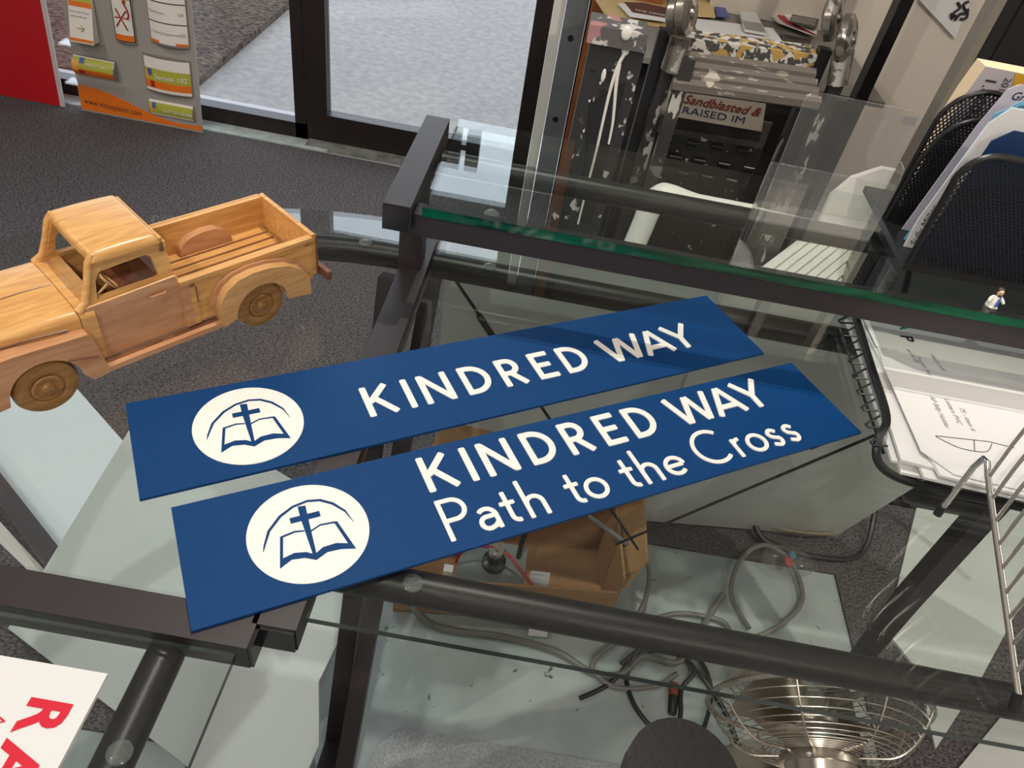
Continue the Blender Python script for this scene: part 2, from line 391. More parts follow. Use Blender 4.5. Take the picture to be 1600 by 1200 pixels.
# ------------------------------------------------------------------ blue signs
def sparkle_paint(name, col):
    m = mat(name, col, .40, spec=.18); nt = m.node_tree; N = nt.nodes; L = nt.links; b = N['Principled BSDF']
    tc = N.new('ShaderNodeTexCoord'); v = N.new('ShaderNodeTexNoise'); v.inputs['Scale'].default_value = 1500; v.inputs['Detail'].default_value = 1
    L.new(tc.outputs['Object'], v.inputs['Vector']); bp = N.new('ShaderNodeBump'); bp.inputs['Strength'].default_value = .9; bp.inputs['Distance'].default_value = .0004
    L.new(v.outputs[0], bp.inputs['Height']); L.new(bp.outputs[0], b.inputs['Normal']); return m
M_navy = sparkle_paint('blue_sign_face', (.001, .043, .160))
M_lett = mat('warm_white_acrylic', (.86, .82, .77), .4)

def strokes(paths, wd, z0, z1):
    b = MB(); r = wd/2
    for k, P in enumerate(paths):
        P = [Vector(p) for p in P]; n = len(P); L = []; R = []; closed = (P[0]-P[-1]).length < 1e-3; top = z1+.02*k
        if closed: P = P[:-1]; n -= 1
        for i in range(n):
            d0 = (P[i]-P[i-1]) if (i or closed) else (P[1]-P[0]); d1 = (P[(i+1) % n]-P[i]) if (i < n-1 or closed) else (P[-1]-P[-2])
            d0 = d0.normalized(); d1 = d1.normalized(); n0 = Vector((-d0.y, d0.x)); n1 = Vector((-d1.y, d1.x))
            m = (n0+n1)
            m = m.normalized() if m.length > 1e-4 else n0
            q = min(1/max(m.dot(n0), .2), 1.9); L.append(P[i]+m*r*q); R.append(P[i]-m*r*q)
        if closed:
            vs = [(p.x, p.y, z) for z in (z0, top) for p in L+R]; N2 = 2*n; fs = []
            for i in range(n):
                j = (i+1) % n; fs += [(N2+i, N2+j, N2+n+j, N2+n+i), (i, j, N2+j, N2+i), (n+i, n+j, N2+n+j, N2+n+i)]
            b.poly3(vs, fs)
        else:
            e = r*.45   # slightly softened stroke ends
            def cap(p, d): 
                nn = Vector((-d.y, d.x)); return [p+nn*r-d*e*.9, p+nn*(r-e*.3)-d*e*.25, p+nn*(r-e), p-nn*(r-e), p-nn*(r-e*.3)-d*e*.25, p-nn*r-d*e*.9]
            dE = (P[-1]-P[-2]).normalized(); dS = (P[0]-P[1]).normalized()
            loop = L[1:-1]+cap(P[-1], dE)+R[1:-1][::-1]+cap(P[0], dS)
            c = [(q.x, q.y) for q in loop]
            # strips keep concave outlines sound
            tri = mg.tessellate_polygon([[Vector((x, y, 0)) for x, y in c]]); m_ = len(c)
            vs = [(x, y, z0) for x, y in c]+[(x, y, top) for x, y in c]
            b.poly3(vs, [tuple(i+m_ for i in t) for t in tri]+[(i, (i+1) % m_, m_+(i+1) % m_, m_+i) for i in range(m_)])
    return b
def kw(y0):  # KINDRED WAY, cap height 37
    H = 37.4; b = y0; t = b+H; q = 2.95; ti, bi = t-q, b+q; hh = (ti-bi)/2
    D_ = lambda x: [[(x, b), (x, t)], [(x+1, ti), (x+6, ti)]+arc(x+6, b+H/2, hh, 88, -88, 18)+[(x+6, bi), (x+1, bi)]]
    P = [[(189, b), (189, t)], [(209.5, t-.5), (191, b+H*.46)], [(196.5, b+H*.56), (211.5, b+.5)],
         [(227, b), (227, t)], [(242.2, b), (242.2, t)], [(242.8, t-2.2), (264.6, b+2.2)], [(265.2, b), (265.2, t)]]
    P += D_(283)
    P += [[(321.5, b), (321.5, t)], [(322.5, ti), (329, ti)]+arc(329, ti-8.6, 8.6, 88, -88, 14)+[(329, ti-17.2), (322.5, ti-17.2)], [(329.5, ti-17.2), (340.5, b+.5)]]
    P += [[(357.5, b), (357.5, t)], [(376, ti), (358.5, ti)], [(376, bi), (358.5, bi)], [(358.5, b+H/2+.5), (373.5, b+H/2+.5)]]
    P += D_(389)
    P += [[(435.7, t-.4), (447.3, b+1.6)], [(447.9, b+1.6), (457.9, t-3)], [(458.7, t-3), (469.3, b+1.6)], [(469.9, b+1.6), (480.8, t-.4)]]
    P += [[(482.2, b+.4), (497.4, t-1.6)], [(498.2, t-1.6), (513.6, b+.4)], [(488.5, b+11), (507.5, b+11)]]
    P += [[(516.3, t-.4), (531, b+16.5)], [(545.7, t-.4), (531, b+16.5)], [(531, b), (531, b+18)]]
    return P
def path_cross():
    b = 13.0; lo = b-2
    rr = 9.2
    O = lambda cx: [arc(cx, b+rr, rr, 0, 360, 26)]
    S_ = lambda cx: [[(cx+5.6, b+15.6)]+arc(cx+.2, b+14.0, 4.4, 40, 180, 8)+[(cx-2.6, b+10.9), (cx+2.4, b+8.2)]+arc(cx+.6, b+4.6, 4.7, 45, -90, 8)+[(cx-5.4, b+2.4)]]
    T = lambda cx: [[(cx, b+30), (cx, b+6)]+arc(cx+5, b+5.4, 5, 180, 285, 6), [(cx-6.5, b+18.4), (cx+6.8, b+18.4)]]
    Hh = lambda cx: [[(cx, lo), (cx, b+37)], [(cx+.6, b+11)]+arc(cx+7.2, b+11.2, 7.2, 165, 0, 14)+[(cx+14.4, lo)]]
    P = [[(187.5, lo), (187.5, b+38)], [(188.3, b+36), (197, b+36)]+arc(197, b+26.4, 9.6, 88, -88, 14)+[(197, b+16.8), (188.3, b+16.8)]]
    P += [[(228.2, lo), (228.2, b+10.5)]+arc(220.8, b+11.2, 7.4, 5, 140, 10)]
    P += [[(227.6, b+11.2), (220, b+11.0)]+arc(219.6, b+5.5, 5.6, 92, 275, 12)+[(224.5, b+1.2), (227.8, b+4.5)]]
    P += T(240.5)
    P += Hh(256)
    P += T(299.5) + O(320)
    P += T(354) + Hh(368)
    P += [[(393.0, b+9.4), (409.0, b+9.4)], arc(401, b+9.2, 9.0, 2, 318, 20)]
    P += [arc(447.5, b+18.2, 18.4, 48, 312, 28)]
    P += [[(470.5, lo), (470.5, b+20)], [(470.9, b+11)]+arc(477, b+12, 6.5, 170, 78, 6)]
    P += O(494) + S_(515.5) + S_(535.5)
    return P
def emblem_paths(sx, sy, k):
    f = lambda L: [(87.3+(x-87.3)*k+sx, 52.5+(y-52.5)*k+sy) for x, y in L]
    cross = [f([(85.2, 78.3), (91.0, 77.6), (90.3, 66), (88.3, 30), (86.0, 30), (84.9, 66)]), f([(77.2, 69.5), (99.4, 69.5), (99.4, 64.3), (77.2, 64.3)])]
    ar = [(53.5, 46), (54.9, 51.5), (60.0, 63.3), (70.5, 74.3), (81.5, 80.3), (93.3, 82.4), (103.0, 80.3), (111.5, 74), (118.3, 64), (121.3, 51.2)]
    ai = [(54.0, 46), (56.4, 51.3), (61.9, 62.3), (71.8, 72.4), (82.0, 78.2), (93.1, 80.2), (101.9, 78.2), (110.0, 72.2), (117.3, 62.4), (121.0, 51.2)]
    bk = [  # book outline strips
        [(61.7, 28.6), (64.6, 32.2), (69.4, 54.2), (67.2, 54.6)],
        [(67.4, 55.4), (78.2, 57.2), (85.0, 55.6), (85.0, 54.4), (78.2, 55.6), (68.0, 53.8)],
        [(89.4, 54.0), (97, 57.2), (108.0, 56.4), (108.0, 54.8), (97, 55.9), (89.4, 52.6)],
        [(107.0, 56.4), (109.6, 55.9), (116.2, 27.9), (112.8, 30.4)],
        [(61.7, 28.6), (65.5, 36.4), (74.0, 38.3), (82.0, 36.4), (87.2, 32.6), (87.2, 27.6), (80.0, 31.9), (71.0, 33.4)],
        [(87.2, 32.6), (94, 36.6), (104, 37.1), (112.4, 34.0), (116.2, 27.9), (106, 31.0), (96, 31.6), (87.2, 27.6)]]
    return cross, (f(ar), f(ai)), [f(q) for q in bk]
def make_sign(name, label, org, ang, two):
    Mx = Matrix.Translation(org) @ Matrix.Rotation(math.radians(ang), 4, 'Z') @ Matrix.Scale(.001, 4)
    Mr = Matrix.Translation(org) @ Matrix.Rotation(math.radians(ang), 4, 'Z')
    root = empty(name, label, 'sign', M=Mr)
    Sc = Matrix.Scale(.001, 4)
    W_ = 609.5; Hh = 105.3
    b = MB(); b.bx(0, W_, 0, Hh, 0, 2.6); b.bevel(.3, 1); b.xf(Sc).build('sign_panel', M_navy, root, local=True)
    P = kw(58.8) if two else kw(30.6)
    strokes(P, 5.9, 2.5, 3.3).xf(Sc).build('raised_lettering', M_lett, root, local=True)['label'] = 'raised warm white capital letters'
    if two:
        strokes([[(x, y-1.3) for x, y in q] for q in path_cross()], 4.0, 2.5, 3.3).xf(Sc).build('raised_lettering', M_lett, root, local=True)['label'] = 'raised warm white smaller lettering line'
    cx, cy = 88.5, 52.3
    b = MB(); b.prism([(cx+44*math.cos(2*PI*i/96), cy+44*math.sin(2*PI*i/96)) for i in range(96)], 2.5, 3.3); dsc = b.xf(Sc).build('emblem_disc', M_lett, root, local=True)
    cr, (ao, ai), bk = emblem_paths(0.6, -1.2, 1.0)
    b = MB(); z0, z1 = 3.2, 3.45
    for k_, q in enumerate(cr+bk): b.prism(q, z0, z1+.03*k_)
    n = len(ao)
    b.poly3([(x, y, z1) for x, y in ao]+[(x, y, z1) for x, y in ai], [(i, i+1, n+i+1, n+i) for i in range(n-1)])
    b.xf(Sc).build('emblem_cross_and_book', M_navy, dsc, local=True)
    return root
make_sign('name_sign', 'long blue sign with one line of white letters, farther of the two blue signs', (-.1425, .0755, .7402), 31.85, False)
make_sign('name_sign', 'long blue sign with two lines of white letters, nearest the desk corner', (-.0635, -.0165, .7402), 31.15, True)

# ------------------------------------------------------------------ red lettered board on near glass
rb = empty('lettered_board', 'white board with red lettering lying on the near glass beside the desk corner', 'sign', (-.30, -.20, .739))
b = MB(); b.prism([(-.100, -.052), (-.094, -.50), (-.52, -.50), (-.52, -.055)], .7392, .7422); b.build('board_panel', M_paper, rb)
M_red = mat('red_vinyl', (.62, .012, .035), .4)
b = MB(); s_ = .022
fn = lambda ox, oy, sz: (lambda x, y: (ox+y, oy-x, .7425))
b.text('R', .034, lambda x, y: (-.1335+y, -.0715-x, .7426), bold=.03); b.text('A', .034, lambda x, y: (-.1335+y, -.0985-x, .7426), bold=.03)
b.build('large_lettering', M_red, rb)['label'] = 'red bold letters'
b = MB(); b.text('A  E  R  O', .0100, lambda x, y: (-.1475+y, -.0855-x*1.0, .7426), bold=.0); b.build('small_lettering', M_red, rb)

# ------------------------------------------------------------------ wooden toy truck
W_A = wood('honey_maple', (.72, .40, .135), (.56, .28, .085))
W_B = wood('pink_cherry', (.60, .32, .17), (.46, .22, .10), sc=.7)
W_C = wood('walnut', (.24, .095, .045), (.13, .05, .025))
W_D = wood('brown_wheel_wood', (.36, .18, .055), (.24, .11, .03), axis='x')
W_E = wood('pale_fender_wood', (.66, .38, .16), (.54, .29, .11), sc=1.2)
dv = Vector((-.6157, -.7880, 0)); lv = Vector((.7880, -.6157, 0))
TM = Matrix((dv, lv, Vector((0, 0, 1)))).transposed().to_4x4(); TM.translation = (-.133, .293, .7395)
truck = empty('toy_truck', 'honey-coloured wooden toy pickup truck parked on the quarter-round glass wedge', 'toy truck', M=TM)
Smm = Matrix.Scale(.001, 4)
def tb(b, name, m, parent=None, bev=0, seg=2, smooth=40):
    if bev: b.bevel(bev, seg)
    return b.xf(Smm).build(name, m, parent or truck, local=True, smooth=smooth)
CV = -53.0  # centre line
side = lambda x, z, h: (x, h, z)       # outline in side view, h = lateral
def plate(pts, v0, v1, m, name, bev=1.5, parent=None, seg=3):
    return tb(MB().prism(pts, v0, v1, side), name, m, parent, bev, seg)
mirror = lambda v: 2*CV - v
# chassis
tb(MB().bx(-66, 236, CV-26, CV+26, 17, 30), 'chassis', W_B, bev=1)
# bed
fl = tb(MB().bx(-64, 62, -94, -12, 36, 41.5), 'bed_floor', W_A)
for k in range(6):
    v = -82+k*11.6
    tb(MB().bx(-63, 62, v-1.0, v+1.0, 41.3, 42.1), 'walnut_strip', W_C, fl)
for sgn in (1, -1):
    v0, v1 = (-7.5, -12.5) if sgn > 0 else (-98.5, -93.5)
    sd = tb(MB().bx(-66.5, 65, min(v0, v1), max(v0, v1), 27, 74.5), 'bed_side', W_A, bev=.8)
    vo = v0+.5*sgn
    b = MB(); b.bx(-66.5, 65, v0-.2*sgn, v0+2.2*sgn, 70.5, 74.8); b.bx(52, 57.5, v0-.2*sgn, v0+1.2*sgn, 27, 70); b.bx(-66, -58, v0-.2*sgn, v0+1.2*sgn, 30, 70); b.bx(-66, 57, v0-.2*sgn, v0+1.2*sgn, 66, 70.5)
    tb(b, 'side_moulding', W_A, sd, bev=.5)
    b = MB(); b.bx(57.5, 64.6, v0-.3*sgn, v0+1.5*sgn, 27, 70); tb(b, 'corner_trim', W_B, sd, bev=.3)
    b = MB(); b.bx(51.2, 52.2, v0-.2*sgn, v0+1.5*sgn, 49, 66); tb(b, 'panel_groove', W_C, sd)
tg = tb(MB().bx(-71, -66.5, -98, -8, 31, 76), 'tailgate', W_A, bev=.8)
tb(MB().bx(-73.5, -71, -13, -7.6, 30, 74), 'gate_latch', W_C, tg, bev=.4)
tb(MB().bx(60, 65, -97, -9, 36, 70), 'bed_front', W_A, bev=.6)
for v0, v1 in ((-94, -85), (-21, -12.5)):
    pts = [(27, 41)]+[(27-.5, 47), (23, 54), (15, 59), (2, 61.5), (-10, 61), (-19, 57), (-25, 50), (-27, 41)]
    if v1 > -50: continue
    plate(pts, v0, v1, W_B, 'wheel_hump', bev=3.0)
# cab: lower tub with doors
for sgn in (1, -1):
    v0, v1 = (-9.5, -14.5) if sgn > 0 else (-96.5, -91.5)
    dr = plate([(140, 25), (142, 60), (141, 73), (139.5, 77), (66.5, 79.5), (64.5, 76), (63, 25)], v0, v1, W_B if sgn > 0 else W_A, 'door', bev=1.0)
    q = v0+.2*sgn
    b = MB(); b.tube([(90, q, 68.6), (90, q+2.2*sgn, 69.2), (77, q+2.2*sgn, 69.2), (77, q, 69.2)], 1.05, 8); tb(b, 'door_handle', W_B, dr)
    b = MB(); b.tube([(141, q-1.0*sgn, 77.2), (66, q-1.0*sgn, 79.8)], .9, 8); tb(b, 'belt_moulding', W_A, dr)
# greenhouse sides with window opening
def side_frame(sgn):
    out_ = [(142, 76), (134.5, 84), (128.5, 103), (124.5, 113.5), (120, 118.5), (78, 119.5), (71, 116), (66.5, 100), (65.5, 79)]
    win = [(128.5, 80.5), (125.5, 96), (121, 102.5), (84, 104.5), (80, 101.5), (77.5, 82.5), (80, 81)]
    b = MB(); vb, vt = -11.5, -17.5
    def lat(z, inner): 
        v = vb+(vt-vb)*(z-76)/43 - (5 if inner else 0)
        return v if sgn > 0 else 2*CV-v
    # triangulated face with hole, both skins
    loops = [[Vector((x, z, 0)) for x, z in out_], [Vector((x, z, 0)) for x, z in win]]
    tri = mg.tessellate_polygon(loops); fl_ = out_+win; n = len(fl_)
    vs = [(x, lat(z, False), z) for x, z in fl_]+[(x, lat(z, True), z) for x, z in fl_]
    fs = [tuple(t) for t in tri]+[tuple(i+n for i in t) for t in tri]
    a = len(out_); c = len(win)
    fs += [(i, (i+1) % a, n+(i+1) % a, n+i) for i in range(a)]+[(a+i, a+(i+1) % c, n+a+(i+1) % c, n+a+i) for i in range(c)]
    b.poly3(vs, fs); bmesh.ops.recalc_face_normals(b.b, faces=b.b.faces)
    return tb(b, 'cab_side', W_A, bev=.0)
for sgn in (1, -1): side_frame(sgn)
# roof: crowned shell with rounded edges
def roof_fn(u, v):
    x = 72.0+(126.5-72.0)*u; y = -93.5+(81.0)*v
    bow = 2.2*(1-(2*v-1)**2)
    x = 71+(124.5-71+bow)*u
    zt = 121.5 - 1.3*(2*v-1)**2 - .8*(2*u-1)**2
    e = max(abs(2*v-1)-.86, 0)/.14; e2 = max(abs(2*u-1)-.90, 0)/.10
    return (x, y-(0 if abs(2*v-1) < 2 else 0), zt-4.6*e*e-2.8*e2*e2)
b = MB(); b.grid(28, 28, roof_fn)
top = list(b.b.faces); g = bmesh.ops.extrude_face_region(b.b, geom=top)
for e in g['geom']:
    if isinstance(e, bmesh.types.BMVert): e.co.z = 112.5 if e.co.z < 120.2 else 114.0
tb(b, 'roof', W_A, smooth=50)
b = MB()
for y0, y1 in ((-91, -15),):
    b.bx(66.5, 71.5, y0, y1, 78, 86); b.bx(68.5, 73, y0, y1, 103, 116); b.bx(66.5, 72, -91, -80, 80, 112); b.bx(66.5, 72, -26, -15, 80, 112)
tb(b, 'cab_back', W_A, bev=.5)
for v in (-13.5, -92.5):   # windscreen pillars
    s2 = 1 if v > CV else -1
    b = MB(); b.tube([(144, v+1*s2, 75), (137, v, 81), (131.5, v-1.5*s2, 96), (126.5, v-3*s2, 112), (122, v-4*s2, 117.5)], [4.2, 3.4, 3.0, 3.1, 3.2], 10)
    tb(b, 'windscreen_pillar', W_A)
# dash, seat, wheel
tb(MB().bx(126, 134, -92, -14, 74, 77.5), 'dashboard', W_A, bev=.6)
tb(MB().bx(133.5, 142, -91, -15, 72, 76.2), 'cowl_inlay', W_B, bev=.4)
tb(MB().bx(74, 98, -88, -18, 44, 56), 'seat', W_C, bev=2)
tb(MB().bx(72, 79, -88, -18, 56, 84), 'seat_back', W_C, bev=2)
b = MB(); b.tube([(126, -33, 66), (110, -33, 78)], 1.2, 8)
b.tube([(110+8*math.cos(a)*.62, -33+9*math.sin(a), 78+8*math.cos(a)*.78) for a in [2*PI*i/20 for i in range(20)]], 1.1, 8, closed=True)
tb(b, 'steering_wheel', W_E)
tb(MB().bx(64, 140, -92, -14, 26, 30), 'cab_floor', W_C)
# cowl and hood
b = MB()
def hood_sec(x, hw, zt, zb, rnd):
    P = [(CV-hw, zb), (CV-hw, zt-rnd)]+[(CV-hw+rnd*(1-math.cos(a)), zt-rnd+rnd*math.sin(a)) for a in [PI/8*i for i in range(1, 5)]]
    P += [(CV, zt+1.6)]
    P += [(2*CV-p[0], p[1]) for p in P[:-1][::-1]]
    return [(x, y, z) for y, z in P]
def loft(secs, b):
    R = [[b.b.verts.new(p) for p in s_] for s_ in secs]
    for A, B in zip(R, R[1:]):
        n = len(A)
        for j in range(n): b.b.faces.new((A[j], A[(j+1) % n], B[(j+1) % n], B[j]))
    b.b.faces.new(R[0][::-1]); b.b.faces.new(R[-1]); return b
loft([hood_sec(x, hw, zt, 28, 6) for x, hw, zt in ((134, 45.5, 75.5), (145.4, 45.5, 76.5))], b); tb(b, 'cowl', W_A)
b = MB(); loft([hood_sec(x, hw, zt, 40, 7) for x, hw, zt in ((146, 45.5, 76.8), (170, 44.5, 77.6), (200, 42, 77.0), (222, 38.5, 73.5), (234, 35, 67), (239, 31, 58))], b)
hd = tb(b, 'hood', W_A, smooth=50)
tb(MB().tube([(147, CV, 78.6), (170, CV, 79.4), (200, CV, 78.8), (222, CV, 75.3)], .65, 6), 'centre_seam', W_C, hd)
for s2 in (1, -1):
    y = lambda hw: CV+s2*(hw+.1)
    tb(MB().tube([(157, y(45.0), 65.5), (180, y(43.7), 67.3), (205, y(41.3), 67.3), (222, y(38.5), 65)], 1.25, 6), 'hood_spear', W_C, hd)
tb(MB().bx(238, 242, -86, -20, 26, 50), 'grille', W_C, bev=1)
# front fenders
for s2 in (1, -1):
    m_ = (lambda v: v) if s2 > 0 else mirror
    ar = arc(184.5, 24.5, 27.5, 180-2, 8, 16)
    pts = [(137.5, 19), (139, 30), (143.5, 58), (146, 62.5), (170, 64), (200, 66), (220, 65), (234, 58), (242, 46), (243, 28), (236, 20), (213, 22)]+ar[::-1][0:]+[(151, 17)]
    ff = plate(pts, m_(-21), m_(2.2), W_B, 'front_fender', bev=5.0, seg=4)
    b = MB(); b.tube([(143.5, m_(2.4), 39.5), (165, m_(2.6), 45.5)], 1.0, 6); tb(b, 'fender_spear', W_C, ff)
# rear fenders
for s2 in (1, -1):
    m_ = (lambda v: v) if s2 > 0 else mirror
    ar = arc(-4, 24.5, 27.0, 180, 0, 18)
    pts = [(36, 20), (38, 36), (36, 48), (29, 58), (18, 64.5), (4, 67), (-14, 66), (-33, 61), (-47, 52), (-55, 40), (-56, 20)] + ar
    plate(pts, m_(-9), m_(5.0), W_E, 'rear_fender', bev=4.2, seg=4)
    pts2 = [(37.5, 28), (41.5, 38), (40, 50), (32, 61.5), (20, 68), (4, 70.5), (-14, 69.5), (-35, 64), (-50, 54), (-57.5, 42), (-57, 28)]
    plate(pts2, m_(-9), m_(-3.5), W_B, 'fender_backing', bev=.8)
    rb_ = tb(MB().bx(34, 139, min(m_(-10), m_(1.5)), max(m_(-10), m_(1.5)), 18.5, 23.5), 'running_board', W_B, bev=.8)
    b = MB()
    for v in (-8, -6.2, -4.4): b.bx(36, 138, m_(v)-.5, m_(v)+.5, 23.3, 23.9)
    tb(b, 'board_ribs', W_C, rb_)
# wheels
for x in (-4.5, 184.5):
    for s2 in (1, -1):
        Mx = Matrix.Translation((x, (0 if s2 > 0 else 2*CV)-.0, 24.6)) @ Matrix.Rotation(-s2*PI/2, 4, 'X')
        b = MB(); b.lathe([(0, -13), (20, -13), (23.6, -11), (24.6, -8), (24.6, -4), (23.2, -1.2), (20.5, 0), (15, .2), (13.2, -.5), (12.6, -1.4), (0, -1.4)], Mx, 48)
        wh = tb(b, 'wheel', W_D, smooth=35)
        b = MB(); b.lathe([(0, -1.5), (11.8, -1.5), (11.8, -.2), (10.6, .6), (9.2, .4), (8.4, -.6), (5.2, -.4), (5.0, 1.6), (4.2, 2.8), (2.2, 3.4), (0, 3.5)], Mx, 36)
        tb(b, 'hub', W_D, wh, smooth=35)
tb(MB().tube([(-4.5, -100, 24.6), (-4.5, -6, 24.6)], 2.5, 10), 'axle', W_D); tb(MB().tube([(184.5, -100, 24.6), (184.5, -6, 24.6)], 2.5, 10), 'axle', W_D)
b = MB(); b.bx(-82, -77, -104, 2, 25, 35); tb(b, 'rear_bumper', W_C, bev=1)
for v in (-84, -26): tb(MB().bx(-78, -66, v, v+4, 27, 32), 'bumper_bracket', W_B, bev=.5)
b = MB(); b.bx(244, 249, -108, 4, 22, 32); b.bx(236, 246, -80, -72, 23, 29); b.bx(236, 246, -32, -24, 23, 29); tb(b, 'front_bumper', W_C, bev=1)

# ------------------------------------------------------------------ sheets under the desk
def slab(name, m, o, x, y, Lx, Ly, th, label, cat, group=None, under=True):
    F = frame(o, x, y); b = MB(); b.bx(0, Lx, 0, Ly, -th, 0); b.xf(F); q = b.build(name, m); return tag(q, label, cat, group)
def out_slab(name, m, o, x, y, pts, th, label, cat):
    F = frame(o, x, y); return tag(MB().prism(pts, -th, 0).xf(F).build(name, m), label, cat)
M_flute = mat('fluted_sheet', (.56, .62, .62), .42, spec=.35); nt = M_flute.node_tree
wv = nt.nodes.new('ShaderNodeTexWave'); wv.inputs['Scale'].default_value = 40; wv.bands_direction = 'DIAGONAL'
tcn = nt.nodes.new('ShaderNodeTexCoord'); nt.links.new(tcn.outputs['Object'], wv.inputs['Vector'])
bpn = nt.nodes.new('ShaderNodeBump'); bpn.inputs['Strength'].default_value = .06; bpn.inputs['Distance'].default_value = .001
nt.links.new(wv.outputs[0], bpn.inputs['Height']); nt.links.new(bpn.outputs[0], nt.nodes['Principled BSDF'].inputs['Normal'])
dA = Vector((.921, -.391, 0)); eA = Vector((.308, .725, .616))
out_slab('corrugated_sheet', M_flute, (-.601, .287, .0155), dA, eA, [(0, 0), (.56, 0), (.548, .13), (.502, .20), (.492, .426), (.03, .426), (0, .398)], .005, 'white fluted plastic sheet leaning under the desk corner, beneath the two blue signs', 'plastic sheet')
out_slab('corrugated_sheet', M_sheet, (-.5995, .2905, .0100), dA, eA, [(0, 0), (.56, 0), (.54, .12), (.498, .19), (.488, .415), (.03, .415), (0, .390)], .003, 'pale sheet hidden just behind the fluted sheet under the desk corner', 'plastic sheet')
b = MB(); b.prism([(-1.06, 1.02), (-.616, .695), (-.45, .573), (-.52, .375), (-.593, .424), (-1.05, .675)], .007, .012)
tag(b.build('foam_board', mat('pale_foam_board', (.60, .67, .69), .5)), 'pale blue-white board lying flat on the carpet under the toy truck', 'board')
b = MB(); b.prism([(-.80, .485), (-.60, .375), (-.585, .385), (-.79, .510)], .006, .009); tag(b.build('foam_board', mat('thin_strip', (.55, .56, .55), .5)), 'thin pale strip on the carpet beside the dark foot bar', 'board')
# boards leaning behind the desk
def quad_slab(name, m, P, th, label, cat, group=None):
    P = [Vector(p) for p in P]; n = (P[1]-P[0]).cross(P[3]-P[0]).normalized(); b = MB(); b.hexa([p-n*th for p in P]+P)
    return tag(b.build(name, m), label, cat, group)
M_gb = mat('grey_backed_board', (.62, .65, .62), .45, spec=.3)
quad_slab('leaning_board', M_gb, [(.0, .745, .010), (.62, .800, .010), (.62, .588, .708), (.0, .588, .700)], .006, 'large grey-white board leaning on the back of the desk behind the blue signs', 'board')
quad_slab('leaning_board', mat('grey_backed_board_b', (.70, .73, .70), .45, spec=.3), [(.419, .735, .016), (.861, .790, .016), (.90, .580, .735), (.362, .580, .718)], .004, 'paler board in front of the large one, leaning beside the black letter tray', 'board')
quad_slab('leaning_board', M_white, [(.20, .800, .012), (.66, .825, .012), (.60, .604, .712), (.190, .604, .704)], .004, 'bright white board whose top edge shows above the leaning grey boards', 'board')
# white boards low at the right
def ground(name, px, z, th, m, label, cat='board'):
    P = [at_z(x, y, z) for x, y in px]; return tag(MB().prism([(p.x, p.y) for p in P], z-th, z).build(name, m), label, cat)
ground('foam_board', [(1445, 742), (1600, 790), (1640, 860), (1533, 1060), (1425, 1036), (1385, 985)], .0125, .006, mat('pale_green_board', (.56, .61, .58), .5), 'pale greenish board lying on the dark floor behind the fan, beneath the wire sorter')
ground('foam_board', [(1440, 1078), (1512, 1093), (1462, 1170)], .0125, .006, mat('pale_grey_board', (.56, .58, .57), .5), 'small pale triangle-shaped offcut on the floor beside the fan cage')
ground('foam_board', [(1578, 1103), (1660, 1125), (1620, 1230), (1490, 1210)], .0125, .006, mat('pale_grey_board', (.56, .58, .57), .5), 'pale offcut on the floor nearest the front foot of the wire sorter')
# chair mat
pts = [(1.3, -1.2), (1.3, .25)]+arc(.075, .185, .065, 90, 180, 8)+[(.01, -1.2)]
tag(MB().prism(pts, .0005, .0035).build('chair_mat', mat('grey_chair_mat', (.34, .36, .37), .35, noise=.25, scale=260, bump=.9, spec=.8)), 'grey textured chair mat with a rounded corner on the pale concrete floor', 'floor mat')

# ------------------------------------------------------------------ cardboard box and contents
M_card = mat('brown_cardboard', (.36, .20, .09), .8, noise=.08, scale=40)
bxr = empty('cardboard_box', 'open brown cardboard box of electrical gear on the floor beneath the desk', 'box', (.18, .56, 0))
B0, B1, B2, B3 = Vector((-.012, .445, 0)), Vector((.372, .492, 0)), Vector((.355, .665, 0)), Vector((-.01, .635, 0))
zb = .125
b = MB(); b.hexa([B0, B1, B2, B3]+[p+Vector((0, 0, .004)) for p in (B0, B1, B2, B3)])
for p, q, zz in ((B0, B1, zb-.015), (B1, B2, zb+.03), (B2, B3, zb+.06), (B3, B0, zb)):
    n = Vector((-(q-p).y, (q-p).x, 0)).normalized()*.004; b.hexa([p, q, q+n, p+n]+[v+Vector((0, 0, zz)) for v in (p, q, q+n, p+n)])
b.build('box_body', M_card, bxr)
n_ = Vector((.02, .09, .035)); 
b = MB(); q = [B3+Vector((0, 0, zb+.06)), B2+Vector((0, 0, zb+.06)), B2+Vector((-.03, .06, zb+.13)), B3+Vector((.03, .06, zb+.13))]
b.hexa([v+Vector((0, .004, 0)) for v in q]+q); b.build('box_flap', M_card, bxr)
b = MB(); q = [B1+Vector((0, 0, zb)), B2+Vector((0, 0, zb+.03)), B2+Vector((.035, -.03, zb+.08)), B1+Vector((.03, .03, zb+.05))]
b.hexa([v+Vector((.004, 0, 0)) for v in q]+q); b.build('box_flap', M_card, bxr)
ps = empty('power_supply', 'grey power unit with a black dial standing inside the cardboard box', 'electrical unit', (.15, .56, .005))
b = MB(); b.bx(.085, .205, .470, .56, .005, .100); b.bevel(.003).build('unit_case', mat('grey_metal_case', (.22, .24, .24), .4, metal=.4), ps)
MB().lathe([(0, 0), (.021, 0), (.021, .012), (.014, .016), (.014, .034), (0, .034)], Matrix.Translation((.148, .512, .100)), 24).build('dial', M_black, ps)
MB().lathe([(0, 0), (.013, 0), (.013, .010), (0, .010)], Matrix.Translation((.148, .512, .134)), 20).build('metal_collar', M_wire, ps)
b = MB(); b.bx(.064, .080, .478, .492, .06, .104); b.build('white_switch', M_white, ps)
M_cable_g = mat('grey_cable', (.17, .165, .155), .45); M_cable_k = mat('black_cable', (.014, .014, .016), .4)
